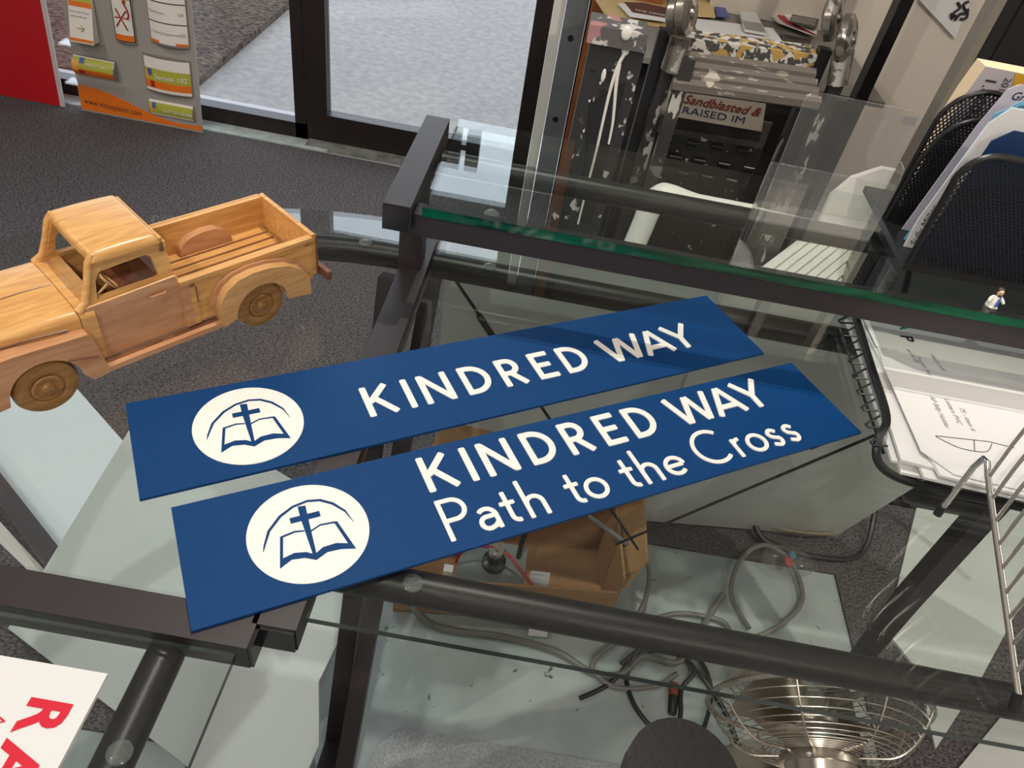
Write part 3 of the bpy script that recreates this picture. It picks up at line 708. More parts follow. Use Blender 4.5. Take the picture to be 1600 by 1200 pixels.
def cable(name, pts, r, m, label, cat='cable', group=None, n=7):
    return tag(MB().tube(smooth_pts(pts, n), r, 8).build(name, m), label, cat, group)
tag(MB().tube(smooth_pts([(.083, .495, .108), (.090, .502, .132), (.12, .515, .142), (.165, .512, .138), (.200, .492, .118), (.225, .475, .105)], 6), .0028, 8).build('red_wire', mat('red_wire_pvc', (.35, .01, .015), .35)), 'red wire looping over the power unit in the cardboard box', 'wire')
cable('power_lead', [(.190, .535, .10), (.190, .54, .13), (.194, .555, .17), (.20, .575, .23)], .0045, M_cable_k, 'black lead rising from the power unit in the cardboard box', 'cable')
cable('power_lead', [(.148, .512, .146), (.152, .53, .19), (.158, .55, .24)], .003, mat('clear_cord', (.35, .33, .24), .3), 'thin clear cord rising from the black dial in the cardboard box', 'cable')
M_lab = M_paper
def paper_tag(o, x, y, lines, label, wd, hg, col=M_ink, name='warning_tag'):
    F = frame(o, x, y); r = empty(name, label, 'tag', o); b = MB(); b.bx(0, wd, 0, hg, -.0006, 0); b.xf(F).build('tag_sheet', M_lab, r)
    b = MB()
    for k, (tx, sz) in enumerate(lines): b.text(tx, sz, lambda x_, y_, k=k: F @ Vector((wd*.08+x_, hg*(.80-.2*k)+y_, .0004)))
    b.build('tag_print', col, r); return r
paper_tag((.215, .478, .085), (1, .10, 0), (.0, .45, .89), [('-------', .009), ('-- ---', .008), ('------', .008), ('-----', .008)], 'white printed warning tag standing at the front of the cardboard box', .034, .042)
paper_tag((.232, .442, .006), (1, .10, 0), (.0, .75, .66), [('EXTREME CARE', .0042), ('DANGER', .006), ('', .004)], 'white danger tag hanging on the outside of the cardboard box', .034, .030)
# cables on the floor
cable('floor_cable', [(-.063, .468, .10), (-.045, .49, .09), (-.020, .475, .05), (.038, .440, .010), (.088, .425, .008), (.191, .430, .008), (.284, .420, .008), (.345, .395, .008), (.40, .40, .008), (.44, .44, .008), (.50, .44, .008), (.53, .48, .008), (.57, .55, .009), (.60, .60, .009)], .0058, M_cable_g, 'thick grey cable curving along the pale floor in front of the cardboard box')
cable('floor_cable', [(.30, .60, .17), (.36, .57, .16), (.42, .56, .12), (.435, .53, .04), (.40, .47, .008), (.36, .43, .007), (.35, .40, .007), (.39, .375, .007), (.46, .39, .007), (.50, .42, .008)], .0048, M_cable_g, 'grey cable looping out over the end of the cardboard box')
cable('floor_cable', [(.434, .502, .008), (.508, .540, .008), (.593, .540, .008), (.615, .505, .010), (.694, .545, .010), (.76, .62, .010), (.745, .70, .02), (.69, .72, .03), (.64, .68, .02), (.615, .60, .012), (.640, .53, .016)], .005, M_cable_g, 'coiled grey cable on the floor behind the front tube of the desk')
cable('floor_cable', [(.61, .78, .04), (.66, .785, .05), (.70, .74, .02), (.83, .73, .012), (.92, .77, .012), (.95, .88, .10), (.93, .80, .35), (.90, .72, .55)], .0062, M_cable_k, 'thick black cable running up behind the desk beneath the letter tray')
cable('floor_cable', [(.33, .345, .007), (.38, .38, .007), (.425, .44, .010), (.46, .49, .012), (.53, .44, .007), (.58, .37, .007), (.60, .30, .007)], .0042, M_cable_k, 'black cord with a cut end on the pale floor beside the fan')
cable('floor_cable', [(.42, .43, .012), (.41, .39, .007), (.43, .34, .007), (.475, .305, .007), (.50, .34, .010), (.505, .39, .012), (.53, .43, .012), (.50, .46, .012), (.45, .45, .012)], .0042, M_cable_k, 'black cord looping on the pale floor in front of the armrest')
cable('floor_cable', [(.40, .42, .007), (.46, .47, .014), (.53, .47, .007), (.56, .41, .007), (.54, .33, .007), (.50, .29, .007), (.54, .25, .007)], .0038, M_cable_k, 'thin black cord crossing the other cords beside the fan')
cable('floor_cable', [(.20, .95, .03), (.40, .90, .02), (.55, .80, .03), (.62, .78, .03), (.75, .77, .03), (.85, .78, .04), (.90, .84, .03)], .0035, mat('tan_cable', (.25, .21, .13), .5), 'thin tan cable lying along the carpet edge behind the desk')
pg = empty('plug', 'black plug with a rust-red sleeve on the cords beside the fan', 'plug', (.49, .365, 0))
MB().tube([(.487, .345, .010), (.490, .375, .012)], [.0075, .0085], 10).build('plug_body', M_black, pg)
MB().tube([(.490, .375, .012), (.492, .398, .012)], .0085, 10).build('red_sleeve', mat('rust_red_plastic', (.22, .045, .03), .45), pg)
pb = empty('zip_bag', 'clear bag of small red and blue parts on the floor behind the desk tube', 'bag', (.70, .70, .01))
b = MB(); b.ell((.735, .69, .032), (.055, .035, .022), 14); b.build('clear_bag', ACR, pb)
MB().ell((.735, .69, .03), (.010, .014, .008), 10).build('red_part', mat('red_part', (.35, .04, .02), .5), pb)
MB().ell((.745, .705, .032), (.008, .010, .006), 10).build('blue_part', mat('blue_part', (.06, .20, .34), .5), pb)
b = MB(); b.bx(.42, .84, .84, .93, .0065, .055); tag(b.bevel(.004).build('cable_tray', mat('dark_brown_tray', (.05, .026, .022), .5)), 'low dark brown box lying along the carpet edge behind the desk', 'box')

# ------------------------------------------------------------------ fan
fan = empty('desk_fan', 'brushed nickel desk fan with wire cage standing on the floor beneath the glass', 'fan', (.60, .25, 0))
FC = Vector((.632, .285, .222)); ax = Vector((.03, .985, .17)).normalized(); fx = Vector((1, 0, 0)); FF = frame(FC, fx, ax.cross(fx)*-1)
# local frame: x right, y -> (ax x fx * -1), z = x cross y
FF = Matrix((fx, ax.cross(fx).normalized(), ax)).transposed().to_4x4(); FF.translation = FC  # z = blowing direction
RF = .150
def ring(r, z, rr, seg=56): return [FF @ Vector((r*math.cos(2*PI*i/seg), r*math.sin(2*PI*i/seg), z)) for i in range(seg)]
b = MB()
b.tube(ring(RF, 0, 0), .0042, 8, closed=True); cage = b.build('cage_rim', M_chrome, fan)
b = MB(); nr = 15
for k in range(1, nr):   # rear guard rings
    t = k/nr; r = .045+(RF-.045)*t; z = -.062*(1-max(0, (t-.35)/.65)**2.2) if t > .35 else -.062
    b.tube(ring(r, z, 0, 44), .0009, 5, closed=True)
for a in range(8):
    an = 2*PI*a/8+.2; P = []
    for k in range(0, nr+1):
        t = k/nr; r = .045+(RF-.045)*t; z = -.063*(1-max(0, (t-.35)/.65)**2.2) if t > .35 else -.063
        P.append(FF @ Vector((r*math.cos(an), r*math.sin(an), z)))
    b.tube(P, .0016, 6)
b.build('rear_guard', M_chrome, fan)
b = MB()
for k in range(1, 17):
    t = k/17; r = .02+(RF-.02)*t; z = .060*(1-t**2.6)
    b.tube(ring(r, z, 0, 44), .0009, 5, closed=True)
for a in range(8):
    an = 2*PI*a/8+.5; P = [FF @ Vector(((.02+(RF-.02)*k/12)*math.cos(an), (.02+(RF-.02)*k/12)*math.sin(an), .061*(1-(k/12)**2.6))) for k in range(13)]
    b.tube(P, .0016, 6)
b.build('front_guard', M_chrome, fan)
for a in range(4):
    b = MB(); a0 = 2*PI*a/4+.3
    def bl(u, v): 
        r = .028+.095*v; an = a0+(u-.5)*1.15*(1-.25*v); return FF @ Vector((r*math.cos(an), r*math.sin(an), (u-.5)*.045))
    b.grid(6, 6, bl); g = bmesh.ops.solidify(b.b, geom=list(b.b.faces), thickness=.0015); b.build('blade', M_chrome, fan)
b = MB(); b.lathe([(0, .02), (.020, .02), (.028, .01), (.028, -.02), (0, -.02)], FF, 24); b.build('blade_hub', M_chrome, fan)
b = MB(); b.lathe([(0, -.052), (.046, -.052), (.050, -.058), (.050, -.072), (.046, -.080), (.046, -.145), (.040, -.158), (.0, -.160)], FF, 36); b.build('motor_housing', M_chrome, fan)
b = MB(); b.lathe([(.0, -.066), (.054, -.066), (.054, -.076), (0, -.076)], FF, 36); b.build('motor_band', M_chrome, fan)
mc = FF @ Vector((0, 0, -.105))
b = MB(); b.tube([FF @ Vector((0.0, .02, -.05)), FF @ Vector((-.0, .055, -.060))], .006, 10); b.ell(FF @ Vector((-.012, .050, -.066)), (.022, .012, .010), 14); b.build('carry_grip', M_chrome, fan)
b = MB(); b.tube([mc, (mc.x-.004, mc.y+.01, .05), (mc.x-.004, mc.y+.03, .02)], [.022, .018, .018], 16); b.build('neck', M_chrome, fan)
b = MB(); b.lathe([(0, .030), (.030, .030), (.075, .022), (.096, .010), (.098, 0), (0, 0)], Matrix.Translation((mc.x-.012, mc.y+.035, .0036)), 44); b.build('round_base', M_chrome, fan)
# ------------------------------------------------------------------ office chair: armrest pad reaches into view
oc = empty('office_chair', 'black leather office chair, its stitched armrest reaching in beside the fan', 'office chair', (.335, -.25, 0))
M_leather = mat('black_leather', (.022, .018, .020), .38, noise=.2, scale=160, bump=.10, spec=.5)
b = MB(); pts = [(-.055, -.30), (.055, -.30), (.055, 0)]+arc(0, 0, .055, 0, 180, 14)
b.prism(pts, .475, .505); b.bevel(.012, 4, 50); b.xf(Matrix.Translation((.340, .045, 0))); b.build('armrest_pad', M_leather, oc)
b = MB(); pth = [(p[0]*1.0+.340, p[1]+.045, .4995) for p in [(-.052, -.28), (-.052, 0)]+arc(0, 0, .052, 180, 0, 14)+[(.052, -.28)]]
b.tube(pth, .0022, 6); b.build('piping', M_leather, oc)
b = MB(); b.tube([(.34, -.18, .48), (.34, -.20, .30), (.30, -.30, .25)], .016, 10); b.build('arm_support', M_black, oc)
b = MB(); b.bx(-.02, .28, -.75, -.28, .22, .29); b.bevel(.03, 4).build('seat', M_leather, oc)
MB().tube([(.13, -.5, .22), (.13, -.5, .06)], .025, 14).build('column', M_black, oc)
for k in range(5):
    a = 2*PI*k/5+.3; MB().tube([(.13, -.5, .07), (.13+.22*math.cos(a), -.5+.22*math.sin(a), .025)], [.022, .018], 8).build('base_spoke', M_black, oc)

# ------------------------------------------------------------------ letter tray with papers
tray = empty('letter_tray', 'black wire letter tray full of papers on the glass desk', 'letter tray', (.55, .33, .739))
M_bw = mat('black_wire', (.010, .010, .011), .35)
zt = .770
rim = smooth_pts([(0.486, 0.5183, zt), (0.4785, 0.4756, zt), (0.4732, 0.3795, zt), (0.4689, 0.2963, zt), (0.4561, 0.2685, zt-.004), (0.4583, 0.2525, zt-.018), (0.4796, 0.2439, zt-.026), (0.5266, 0.2418, zt-.030)], 6)
MB().tube(rim, .0040, 8).build('tray_rim', M_bw, tray)
MB().tube([(0.5266, 0.2418, zt-.030), (0.6974, 0.2354, zt-.030), (0.7401, 0.2461, zt-.02), (0.7401, 0.5183, zt), (0.486, 0.5183, zt)], .004, 8).build('tray_rim', M_bw, tray)
b = MB()
for k in range(10):
    y = .4775-.0236*k; x = .475-.0014*k
    b.tube([(x, y+.009, .768), (x-.0165, y-.005, .7665), (x-.0150, y-.0085, .7665), (x-.0015, y-.0075, .768)], .0011, 6)
tag(b.build('tray_wires', M_bw, tray), None)
b = MB(); b.tube([(.474, .275, .7425), (.474, .47, .7425), (.70, .47, .7425), (.70, .25, .7425), (.474, .25, .7425)], .0015, 6); b.build('tray_base', M_bw, tray)
def sheet(name, pts, z0, z1, label, m=M_paper, cat='paper', group='papers in the letter tray', par=None):
    return tag(MB().prism(pts, z0, z1).build(name, m, par), label, cat, group)
PO = [((0.4818, 0.4841), (0.676, 0.4916), (0.676, 0.2536), (0.486, 0.2536)), ((0.486, 0.4777), (0.676, 0.4863), (0.676, 0.2365), (0.4785, 0.245)), ((0.4796, 0.4692), (0.676, 0.4756), (0.676, 0.2429), (0.4711, 0.2552)),
      ((0.4871, 0.482), (0.676, 0.4863), (0.676, 0.2279), (0.4946, 0.237)), ((0.4828, 0.4543), (0.676, 0.4756), (0.676, 0.2301), (0.4753, 0.2509)), ((0.4839, 0.4756), (0.676, 0.4863), (0.676, 0.2226), (0.5052, 0.2365))]
for k, q in enumerate(PO):
    sheet('paper_sheet', q, .7445+.0033*k, .7445+.0033*k+.0030, 'white sheets heaped in the black letter tray, below its top sheet')
tp = empty('paper_sheet', 'top white sheet with handwriting and an AP letterhead in the letter tray', 'paper', (.55, .33, .793))
MB().prism([(0.4967, 0.4948), (0.6974, 0.4991), (0.6974, 0.2258), (0.518, 0.2391), (0.4946, 0.2621), (0.4908, 0.3795)], .7648, .7656).build('sheet', M_paper, tp)
zz = .7659
def wr(txt, sz, px, py, dx, dy, z=zz, bold=0, shear=0, ls=1.0):   # writing laid on the sheet: start point and direction given in plan
    X = Vector((dx, dy, 0)).normalized(); Y = Vector((-X.y, X.x, 0)); o = at_z(px, py, z)
    return lambda b: b.text(txt, sz, lambda x, y: o+X*x*ls+Y*y, bold=bold, shear=shear)
b = MB(); wr('P', .020, 1406, 523, .10, -1, bold=.03)(b); b.build('letterhead_mark', M_ink, tp)
b = MB(); wr('A', .020, 1400, 503, .10, -1, bold=.03)(b); b.build('letterhead_mark', mat('teal_print', (.0, .25, .20), .5), tp)
b = MB()
for i_, (t_, px, py) in enumerate((('as body', 1416, 545), ('Prayer fog', 1430, 556), ('ready pdf', 1452, 552), ('AP Billy Holder', 1452, 618), ('Letters PVC', 1475, 622), ('75 - item 6', 1498, 636))):
    wr(t_, .0072, px, py, .20 if i_ < 3 else .05, -1, shear=.3)(b)
    if i_ == 2: b.build('handwriting', mat('grey_pen', (.22, .22, .25), .6), tp); b = MB()
b.build('handwriting', mat('grey_pen', (.22, .22, .25), .6), tp)
b = MB(); q0 = [at_z(x, y, zz) for x, y in ((1462, 681), (1545, 690), (1585, 700))]; b.tube([p for p in q0], .00035, 4)
q1 = [at_z(x, y, zz) for x, y in ((1462, 682), (1500, 700), (1540, 706), (1550, 693))]; b.tube(smooth_pts(q1, 5), .00035, 4)
q2 = [at_z(x, y, zz) for x, y in ((1522, 688), (1523, 704))]; b.tube(q2, .00035, 4); b.build('pencil_arch_drawing', M_ink, tp)
sp = empty('paper_sheet', 'small printed form at the far edge of the letter tray with fine lines', 'paper', (.48, .40, .794))
MB().prism([(0.4866, 0.4927), (0.5084, 0.4959), (0.5159, 0.4137), (0.4908, 0.4137)], .7660, .7664).build('sheet', M_paper, sp)
b = MB()
for k in range(5): wr('---- --- -----', .0032, 1362+k*5.5, 484+k*1.0, .08, -1, z=.7667)(b)
b.build('print', M_ink, sp)

# ------------------------------------------------------------------ wire step sorter
ws = empty('wire_sorter', 'bright steel wire step sorter with black feet standing beside the letter tray', 'wire sorter', (.60, .12, .739))
X0, X1 = .508, .76
for X in (X0, X1):
    MB().tube([(X, .212, .746), (X, .216, .800), (X, .2135, .813), (X, .208, .8145), (X, .198, .809), (X, .040, .748)], .0026, 10).build('side_frame', M_wire, ws)
    for yy, zz_ in ((.212, .7395), (.036, .7395)):
        MB().tube([(X, yy, .7392), (X, yy+(.0008 if yy > .1 else .007), .750)], .0038, 10).build('rubber_foot', M_black, ws)
for k in range(9):
    y = .196-.0175*k; z = .8085-.0068*k
    MB().tube(smooth_pts([(X0, y, z), (X0+.006, y+.012, z+.050), (X0+.018, y+.020, z+.095), (X0+.045, y+.023, z+.115), (X1-.045, y+.023, z+.115), (X1-.018, y+.020, z+.095), (X1-.006, y+.012, z+.05), (X1, y, z)], 3), .0015, 8).build('divider_wire', M_wire, ws)

# ------------------------------------------------------------------ acrylic brochure holder
ah = empty('brochure_holder', 'empty clear acrylic brochure holder standing on the glass shelf', 'brochure holder', (.39, .47, .861))
def rr(x0, x1, z0, z1, r, n=5): return [(x0, z0), (x1, z0)]+arc(x1-r, z1-r, r, 0, 90, n)+arc(x0+r, z1-r, r, 90, 180, n)
MB().prism(rr(.345, .458, .8612, .9790, .010), .4995, .5020, lambda x, z, h: (x, h+(z-.85)*.05, z)).build('back_panel', ACR, ah)
MB().prism(rr(.322, .447, .8634, .9240, .003), .4560, .4582, lambda x, z, h: (x, h, z)).build('front_pocket', ACR, ah)
MB().hexa([(.322, .456, .8612), (.447, .456, .8612), (.458, .500, .8612), (.338, .500, .8612), (.322, .456, .8632), (.447, .456, .8632), (.458, .500, .8632), (.338, .500, .8632)]).build('floor_panel', ACR, ah)
for xa, xb, zt_ in ((.322, .338, .932), (.447, .458, .932)):
    b = MB(); b.prism([(.4585, .8632), (.4985, .8632), (.4985, zt_), (.470, zt_+.004), (.4585, zt_-.006)], 0, .0022, lambda y, z, h, xa=xa, xb=xb: (xa+(xb-xa)*(y-.456)/.044+h-.001, y, z)); b.build('side_fin', ACR, ah)
b = MB(); b.prism(rr(.443, .456, .966, .974, .001), .4990, .4994, lambda x, z, h: (x, h+(z-.85)*.05, z)); b.build('sticker', mat('grey_sticker', (.22, .22, .22), .6), ah)

# ------------------------------------------------------------------ mesh file sorter with folders
def mesh_mat():
    m = bpy.data.materials.new('black_mesh'); m.use_nodes = True; nt = m.node_tree; N = nt.nodes; L = nt.links; b = N['Principled BSDF']
    b.inputs['Base Color'].default_value = (.012, .012, .015, 1); b.inputs['Roughness'].default_value = .4
    tc = N.new('ShaderNodeTexCoord'); sp_ = N.new('ShaderNodeSeparateXYZ'); L.new(tc.outputs['Object'], sp_.inputs[0])
    def band(sgn):
        a = N.new('ShaderNodeMath'); a.operation = 'MULTIPLY_ADD'; L.new(sp_.outputs[0], a.inputs[0]); a.inputs[1].default_value = sgn; L.new(sp_.outputs[2], a.inputs[2])
        c = N.new('ShaderNodeMath'); c.operation = 'MULTIPLY'; c.inputs[1].default_value = 1000; L.new(a.outputs[0], c.inputs[0])
        s = N.new('ShaderNodeMath'); s.operation = 'SINE'; L.new(c.outputs[0], s.inputs[0]); g = N.new('ShaderNodeMath'); g.operation = 'GREATER_THAN'; g.inputs[1].default_value = -.35; L.new(s.outputs[0], g.inputs[0]); return g
    p, q = band(1.6), band(-1.6); mul = N.new('ShaderNodeMath'); mul.operation = 'MULTIPLY'; L.new(p.outputs[0], mul.inputs[0]); L.new(q.outputs[0], mul.inputs[1])
    inv = N.new('ShaderNodeMath'); inv.operation = 'SUBTRACT'; inv.inputs[0].default_value = 1; L.new(mul.outputs[0], inv.inputs[1]); L.new(inv.outputs[0], b.inputs['Alpha']); return m
M_mesh = mesh_mat()
ms = empty('file_sorter', 'black metal mesh file sorter on the glass shelf holding blue and white folders', 'file sorter', (.60, .46, .861))
def xz(pts, y0, y1, m, name, par, lean=0): return MB().prism(pts, y0, y1, lambda x, z, h: (x, h+(z-.86)*lean, z)).build(name, m, par)
pf = [(.4735, .869), (.80, .869), (.80, .984), (.530, .984)]+arc(.500, .955, .029, 60, 170, 6)
xz(pf, .4150, .4156, M_mesh, 'front_panel', ms)
MB().tube([(x, .4153, z) for x, z in [(.4735, .866)]+[(.4715, .955)]+arc(.500, .955, .029, 180, 90, 8)+[(.80, .984)]], .0030, 8).build('panel_rim', M_bw, ms)
b = MB(); b.bx(.470, .80, .4125, .575, .8612, .8685); b.bevel(.003); b.build('base_tray', M_black, ms)
for yy, zt2, xo in ((.5075, 1.008, 0), (.498, 0.985, .004)):
    pd = [(.4735, .869), (.80, .869), (.80, zt2)]+[(.535+xo, zt2)]+arc(.512+xo, zt2-.038, .036, 75, 175, 6)
    xz(pd, yy, yy+.0006, M_mesh, 'divider_panel', ms)
    MB().tube([(x, yy, z) for x, z in [(.4735, .866), (.474, zt2-.05)]+arc(.512+xo, zt2-.038, .038, 175, 75, 8)+[(.80, zt2)]], .0026, 8).build('panel_rim', M_bw, ms)
def folder(pts, y, m, label, th=.0012, name='file_folder'):
    r = empty(name, label, 'folder', (pts[0][0], y, pts[0][1]))
    xz(pts, y, y+th, m, 'folder_sheet', r); return r
M_fn = mat('navy_folder', (.006, .030, .10), .5); M_fl = mat('light_blue_folder', (.16, .42, .58), .55); M_lv = mat('lavender_paper', (.52, .48, .55), .6)
folder([(.484, .869), (.80, .869), (.80, 1.002), (.505, 1.002), (.4915, .990)], .4310, M_fn, 'dark navy folder at the front of the mesh file sorter')
wf_ = folder([(.4775, .869), (.80, .869), (.80, 1.016), (.500, 1.016), (.4885, 1.000), (.4765, .90)], .4450, M_paper, 'white handwritten sheets between the navy and light blue folders', th=.0016, name='paper_sheet')
wf_['category'] = 'paper'
fb = MB(); fb.text('Sully Miller', .0105, lambda x, y: (.4855-y*.9+.002, .4446, .872+x*.95), shear=.3); fb.build('handwriting', M_ink, wf_)
fl_ = folder([(.482, .869), (.80, .869), (.80, 1.018), (.512, 1.018), (.505, 1.010), (.497, 1.004)], .4600, M_fl, 'light blue folder with a tab, middle of the mesh file sorter')
fb = MB(); fb.text("CA'S", .0095, lambda x, y: (.511+x, .4596, 1.0085+y), shear=.2); fb.build('handwriting', M_ink, fl_)
ll = folder([(.486, .869), (.80, .869), (.80, 1.026), (.516, 1.026), (.508, 1.020), (.500, .985)], .4820, M_lv, 'pale lavender folder with a handwritten tab behind the light blue folder')
fb = MB(); fb.text('Grech', .0105, lambda x, y: (.514+x, .4816, 1.0125+y), shear=.2, bold=.008); fb.build('handwriting', M_ink, ll)
# catalogue standing at the back
ct_ = empty('catalogue', 'thick cream-edged catalogue standing at the back of the mesh file sorter', 'book', (.60, .56, .865))
xz([(.4985, .869), (.80, .869), (.80, 1.022), (.506, 1.022), (.502, .995), (.497, .93)], .5360, .5590, mat('cream_page_block', (.74, .58, .38), .8), 'page_block', ct_)
xz([(.4985, .869), (.80, .869), (.80, 1.022), (.506, 1.022), (.502, .995), (.497, .93)], .5345, .5358, mat('grey_cover', (.30, .30, .36), .35, col2=(.46, .42, .44), scale=9), 'front_cover', ct_)
xz([(.548, .985), (.80, .985), (.80, 1.0215), (.535, 1.0215)], .5340, .5345, mat('amber_band', (.55, .30, .02), .4), 'cover_band', ct_)
fb = MB(); fb.text('1.800.6', .0175, lambda x, y: (.5165-.0045+y*.9+.0, .5338, 1.0145-x*.9), bold=0)
fb.text('2019 CA', .0105, lambda x, y: (.5285+y*.9, .5338, 1.0165-x*.9)); fb.text('TELLERS.COM', .0125, lambda x, y: (.5035+y*.9, .5338, .965-x*.9)); fb.build('cover_lettering', M_ink, ct_)

# ------------------------------------------------------------------ small figurine
fg = empty('figurine', 'tiny white-robed bearded figurine with a blue sash at the shelf edge', 'figurine', (.5455, .375, .8612))
g0 = Vector((.5455, .375, .8612)); M_cream = mat('cream_enamel', (.82, .76, .60), .35); M_robe = mat('white_enamel', (.84, .82, .76), .35)
b = MB()
b.lathe([(0, 0), (.0052, 0), (.0054, .0015), (.0042, .007), (.0031, .0115), (.0016, .0130), (0, .0132)], Matrix.Translation(g0), 20)
b.build('robe', M_robe, fg)
for s_ in (-1, 1):
    MB().ell(g0+Vector((s_*.0024, -.0036, .0012)), (.0021, .0026, .0013), 12).build('foot', M_cream, fg)
    MB().tube([g0+Vector((s_*.0026, 0, .0112)), g0+Vector((s_*.0054, -.0012, .0088)), g0+Vector((s_*.0066, -.0028, .0074))], [.0017, .0017, .0014], 10).build('arm', M_robe, fg)
    MB().ell(g0+Vector((s_*.0069, -.0032, .0070)), (.0014, .0014, .0014), 10).build('hand', M_cream, fg)
MB().tube([g0+Vector((.0024, -.0012, .0120)), g0+Vector((.0012, -.0040, .0085)), g0+Vector((.0010, -.0052, .0030))], [.0010, .0013, .0014], 8).build('sash', mat('blue_enamel', (.03, .11, .36), .35), fg)
hd_ = MB().ell(g0+Vector((0, -.0005, .0158)), (.0031, .0031, .0035), 16).build('head', mat('peach_enamel', (.72, .46, .30), .4), fg)
b = MB(); b.ell(g0+Vector((0, .0010, .0168)), (.0041, .0035, .0038), 14); b.ell(g0+Vector((-.0032, .0008, .0138)), (.0015, .0018, .0034), 10); b.ell(g0+Vector((.0032, .0008, .0138)), (.0015, .0018, .0034), 10); b.ell(g0+Vector((0, -.0028, .0134)), (.0018, .0012, .0014), 10)
b.build('hair', mat('dark_brown_enamel', (.035, .018, .012), .4), fg)
for s_ in (-1, 1): MB().ell(g0+Vector((s_*.0011, -.0034, .0164)), (.00045, .0004, .0005), 8).build('eye', M_black, fg)

# ------------------------------------------------------------------ low cabinet with papers, behind the ladder
M_darkcab = mat('dark_grey_cabinet', (.030, .027, .026), .5)
cab = empty('low_cabinet', 'low dark cabinet with a grey top behind the paint-spattered ladder', 'cabinet', (.52, 1.8, 0))
b = MB(); b.bx(.235, .83, 1.60, 2.05, .008, .660); b.build('cabinet_body', M_darkcab, cab)
b = MB(); b.bx(.232, .835, 1.50, 2.055, .660, .672); b.bevel(.002).build('cabinet_top', mat('grey_laminate', (.20, .19, .175), .5), cab)
MB().bx(.245, .53, 1.592, 1.599, .03, .64).build('cabinet_door', M_darkcab, cab); MB().bx(.536, .82, 1.592, 1.599, .03, .64).build('cabinet_door', M_darkcab, cab)
tag(MB().bx(.232, .34, 1.93, 2.04, .673, .80).bevel(.002).build('wooden_block', M_orange), 'orange-brown wooden block on the low cabinet beside the window post', 'block')
def flat(name, px, z, th, m, label, cat, group=None, kids=None):
    P = [at_z(x, y, z) for x, y in px]; b = MB(); b.prism([(p.x, p.y) for p in P], z-th, z); o = b.build(name, m); tag(o, label, cat, group); return o
tag(MB().bx(.47, .835, 1.99, 2.05, .673, .93).bevel(.004).build('storage_bin', mat('beige_plastic', (.50, .45, .39), .5)), 'large beige plastic bin at the back of the low cabinet', 'bin')
flat('letter_paper', [(925, -10), (950, 28), (1040, 42), (1045, -8)], .676, .003, mat('kraft_paper', (.52, .38, .18), .8), 'tan kraft sheet lying at the back of the low cabinet', 'paper')
fl1 = flat('flyer', [(966, 5), (984, 25), (1040, 33), (1042, 14), (1000, 6)], .686, .002, M_paper, 'white bordered brown flyer with white capitals on the low cabinet', 'flyer')
def txt_z(name, body, size, px, py, z, ang, m, par, bold=0, shear=0):
    o = at_z(px, py, z); X = Vector((math.cos(ang), math.sin(ang), 0)); Y = Vector((-X.y, X.x, 0))
    b = MB(); b.text(body, size, lambda x, y: o+X*x+Y*y, bold=bold, shear=shear); return b.build(name, m, par)
P = [at_z(x, y, .6864) for x, y in ((975, 3), (988, 19), (1040, 28), (1042, 12), (1005, 4))]
MB().prism([(p.x, p.y) for p in P], .6860, .6864).build('printed_field', mat('brown_print', (.10, .045, .035), .5), fl1)
txt_z('printed_words', 'THE MERRY MART', .017, 992, 16, .6868, .0, M_paper, fl1, bold=.01)
flat('letter_paper', [(1046, -8), (1110, -10), (1118, 26), (1050, 22)], .686, .003, mat('tan_envelope', (.62, .46, .22), .7), 'tan envelope on the low cabinet just right of the tall ladder rail', 'paper')
flat('letter_paper', [(1083, 28), (1208, 44), (1224, 66), (1090, 50)], .680, .003, M_paper, 'white paper hanging over the front of the low cabinet top', 'paper')
tb_ = flat('tablet', [(1155, 16), (1182, 20), (1198, 52), (1164, 46)], .690, .006, mat('silver_plastic', (.55, .55, .55), .35), 'pale flat device with a grey lower half on the white paper', 'tablet')
P = [at_z(x, y, .6906) for x, y in ((1160, 32), (1189, 36), (1197, 51), (1165, 45))]; MB().prism([(p.x, p.y) for p in P], .6901, .6906).build('grey_panel', mat('mid_grey', (.25, .25, .26), .4), tb_)
flat('ruler', [(1115, 4), (1215, 18), (1214, 24), (1113, 10)], .678, .002, mat('olive_ruler', (.30, .27, .16), .5), 'long olive ruler lying across the back of the papers', 'ruler')
flat('letter_paper', [(1118, 10), (1133, 12), (1140, 27), (1120, 25)], .684, .002, mat('blue_print', (.08, .10, .30), .6), 'small blue printed card beside the pale device', 'card')
for k, (c, lb) in enumerate((((.60, .56, .50), 'lowest leaflet of the fanned pile right of the pale device'), ((.36, .02, .06), 'crimson leaflet in the fanned pile on the low cabinet'), ((.72, .69, .64), 'cream leaflet atop the crimson one in the fanned pile'))):
    dx, dy = 9*k, -1.5*k
    flat('leaflet', [(1204+dx, 20+dy+2), (1216+dx, 34+dy), (1276, 56-2*k), (1278, 44-3*k), (1226+dx, 22+dy)], .688+.004*k, .003, mat('leaflet_colour'+'abc'[k], c, .6), lb, 'leaflet', 'fanned leaflets on the low cabinet')
cal = flat('calculator', [(1238, 22), (1280, 30), (1276, 44), (1234, 32)], .706, .004, mat('dark_calculator', (.05, .045, .04), .5), 'dark calculator with rows of keys on top of the leaflets', 'calculator')
b = MB()
for i in range(7):
    for j in range(3):
        p = at_z(1240+i*5.4+j*(-1), 26.0+i*.95+j*3.2, .7065); b.bx(p.x-.004, p.x+.004, p.y-.0035, p.y+.0035, .706, .7075)
b.build('keys', mat('grey_keys', (.28, .27, .25), .5), cal)
bc = flat('booklet', [(1220, 52), (1268, 62), (1265, 72), (1224, 64)], .682, .007, mat('black_booklet', (.035, .030, .025), .4), 'small black booklet with faint gold lettering at the cabinet edge', 'booklet')
